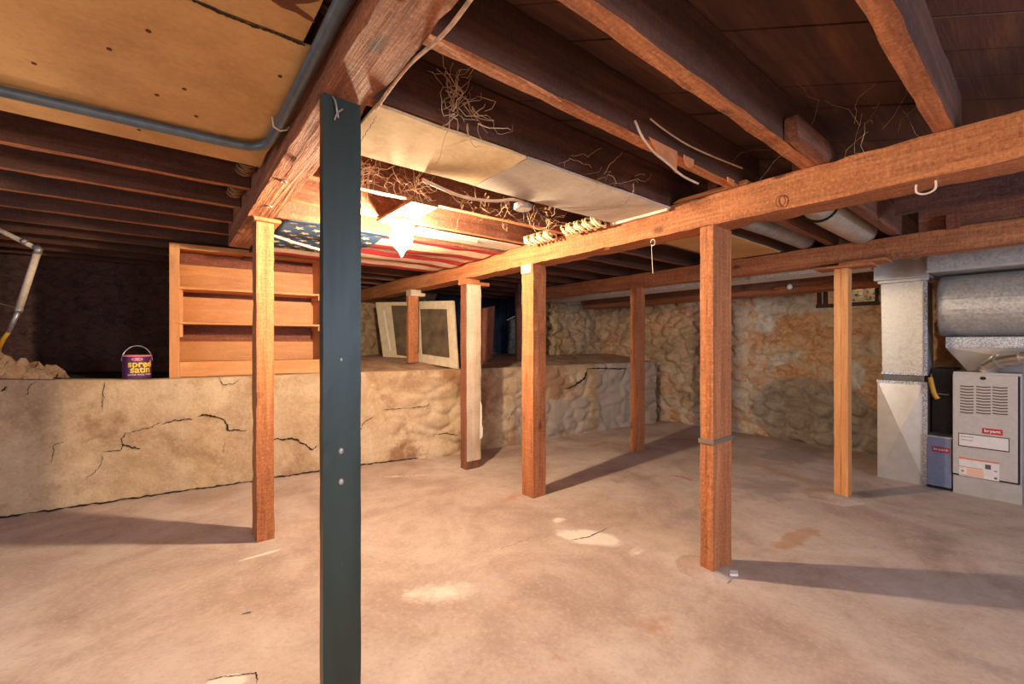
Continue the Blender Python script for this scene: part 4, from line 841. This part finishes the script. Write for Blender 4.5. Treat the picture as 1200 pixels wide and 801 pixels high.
# ------------------------------------------------------------------ little basement window
bm = NB(); fbox(bm, AW-.03, AW+.05, hb0, hb1, hz0, hz0+.05); wn = struct(emit('window_1', bm, plain('dark_frame', (60, 42, 34), .8)))
for i, b in enumerate((hb0, (hb0+hb1)/2-.02, hb1-.05, hb1-.12)):
    bm = NB(); fbox(bm, AW-.03, AW+.03, b, b+.04, hz0+.05, 2.12); emit('window_frame', bm, plain('dark_frame', (54, 40, 34), .8), parent=wn)
bm = NB(); fbox(bm, AW+.01, AW+.015, hb0, hb1, hz0, 2.1); g_ = emit('pane', bm, GLASS, parent=wn)
bm = NB(); fbox(bm, AW-.06, AW-.03, hb0+.12, hb0+.15, hz0+.12, 2.02); emit('pale_bracket', bm, WHITE, parent=wn)
bm = NB(); fbox(bm, 7.3, 7.35, -.2, 3.2, 1.2, 3.2); struct(emit('wall_window_well', bm, plain('brick_outside', (190, 130, 90), .9, 0, .3, 0, 9)))
rnd = random.Random(3); bm = NB()
for k in range(160):
    c = Vector((7.0+rnd.uniform(-.12, .12), hb0+rnd.uniform(-.1, .4), 1.75+rnd.uniform(0, .4))); d = Vector([rnd.gauss(0, 1) for _ in range(3)]).normalized()*.035; e = d.orthogonal().normalized()*.014
    vs = [bm.verts.new(c-d), bm.verts.new(c+e), bm.verts.new(c+d), bm.verts.new(c-e)]; bm.faces.new(vs)
tag(emit('shrub', bm, LEAF, recalc=False), 'green leaves outside the small basement window', 'shrub', kind='stuff')

# ------------------------------------------------------------------ small debris by the post foot
bm = NB(); q = fz(858, 672); poly(bm, [Vector((q.x-.03, q.y, .001)), Vector((q.x+.01, q.y-.03, .001)), Vector((q.x+.05, q.y-.01, .001)), Vector((q.x+.02, q.y+.02, .001))], (0, 0, .012)); tag(emit('stone_chip', bm, WHITE), 'pale chip on the floor at the foot of the doubled post', 'chip')
def scab(q, r, label):
    bm = grid(lambda u, v: Vector((q.x+(u-.5)*r*2, q.y+(v-.5)*r*2, max(-.01, .03*(1-((u-.5)**2+(v-.5)**2)*4.2)+rough(Vector((q.x+u*r, q.y+v*r, 1)), 14, .012)))), 24, 24); tag(emit('mortar_patch', bm, FLOOR, smooth=True), label, 'mortar patch')
scab(W(0, 0) and Vector((2.50, 1.30, 0)), .16, 'crumbling mortar pad around the foot of the doubled post')
scab(Vector((4.55, 1.2, 0)), .22, 'rusty crumbling patch of concrete at the foot of the slim post')

# ------------------------------------------------------------------ light
def area(name, loc, target, size, power, col, sy=None):
    L_ = bpy.data.lights.new(name, 'AREA'); L_.energy = power; L_.color = col; L_.size = size
    if sy: L_.shape = 'RECTANGLE'; L_.size_y = sy
    o = bpy.data.objects.new(name, L_); C.objects.link(o); o.location = loc; o.rotation_euler = (Vector(target)-Vector(loc)).to_track_quat('-Z', 'Y').to_euler(); return o
area('overhead_fill', (.2, -.9, 2.05), (.2, -.55, 0), 1.6, 46, (1, .86, .76), 1.2)  # added soft fill behind the camera, bounces off the floor; no fixture there
area('rear_fill', (-.6, -2.6, 1.2), (.3, 3, .6), 2.4, 18, (1, .88, .78), 1.2)  # added low fill from behind the viewer, not an actual stairwell
area('window_light', (3.9, -2.0, 1.6), (3.9, 3.6, 1.2), 1.2, 105, (.55, .70, 1.0), .9)
area('side_window_light', (-4.2, 1.0, 1.6), (0, 2.5, 1.0), 1.0, 14, (.5, .72, 1.0), .8)
area('window_well_light', tuple(W(7.02, 1.6, 2.5)), tuple(W(6.9, 1.6, 1.5)), .3, 16, (.9, .95, 1.0), 1.0)
w = bpy.data.worlds.new('world'); bpy.context.scene.world = w; w.use_nodes = True
bg = w.node_tree.nodes['Background']; bg.inputs[0].default_value = (1, .86, .76, 1); bg.inputs[1].default_value = .30

# ------------------------------------------------------------------ camera
cam = bpy.data.cameras.new('camera'); co = bpy.data.objects.new('camera', cam); C.objects.link(co)
co.location = (0, 0, H); co.rotation_euler = (math.pi/2, 0, 0); cam.sensor_width = 36; cam.lens = F/1200*36; cam.shift_y = .5/1200; cam.clip_start = .05
sc_ = bpy.context.scene; sc_.camera = co
sc_.view_settings.view_transform = 'Standard'; sc_.view_settings.look = 'None'; sc_.view_settings.exposure = 0.55; sc_.view_settings.gamma = 1; sc_.view_settings.use_curve_mapping = False
try:
    sc_.cycles.use_denoising = True; sc_.cycles.max_bounces = 8; sc_.cycles.sample_clamp_indirect = 6
except Exception: pass
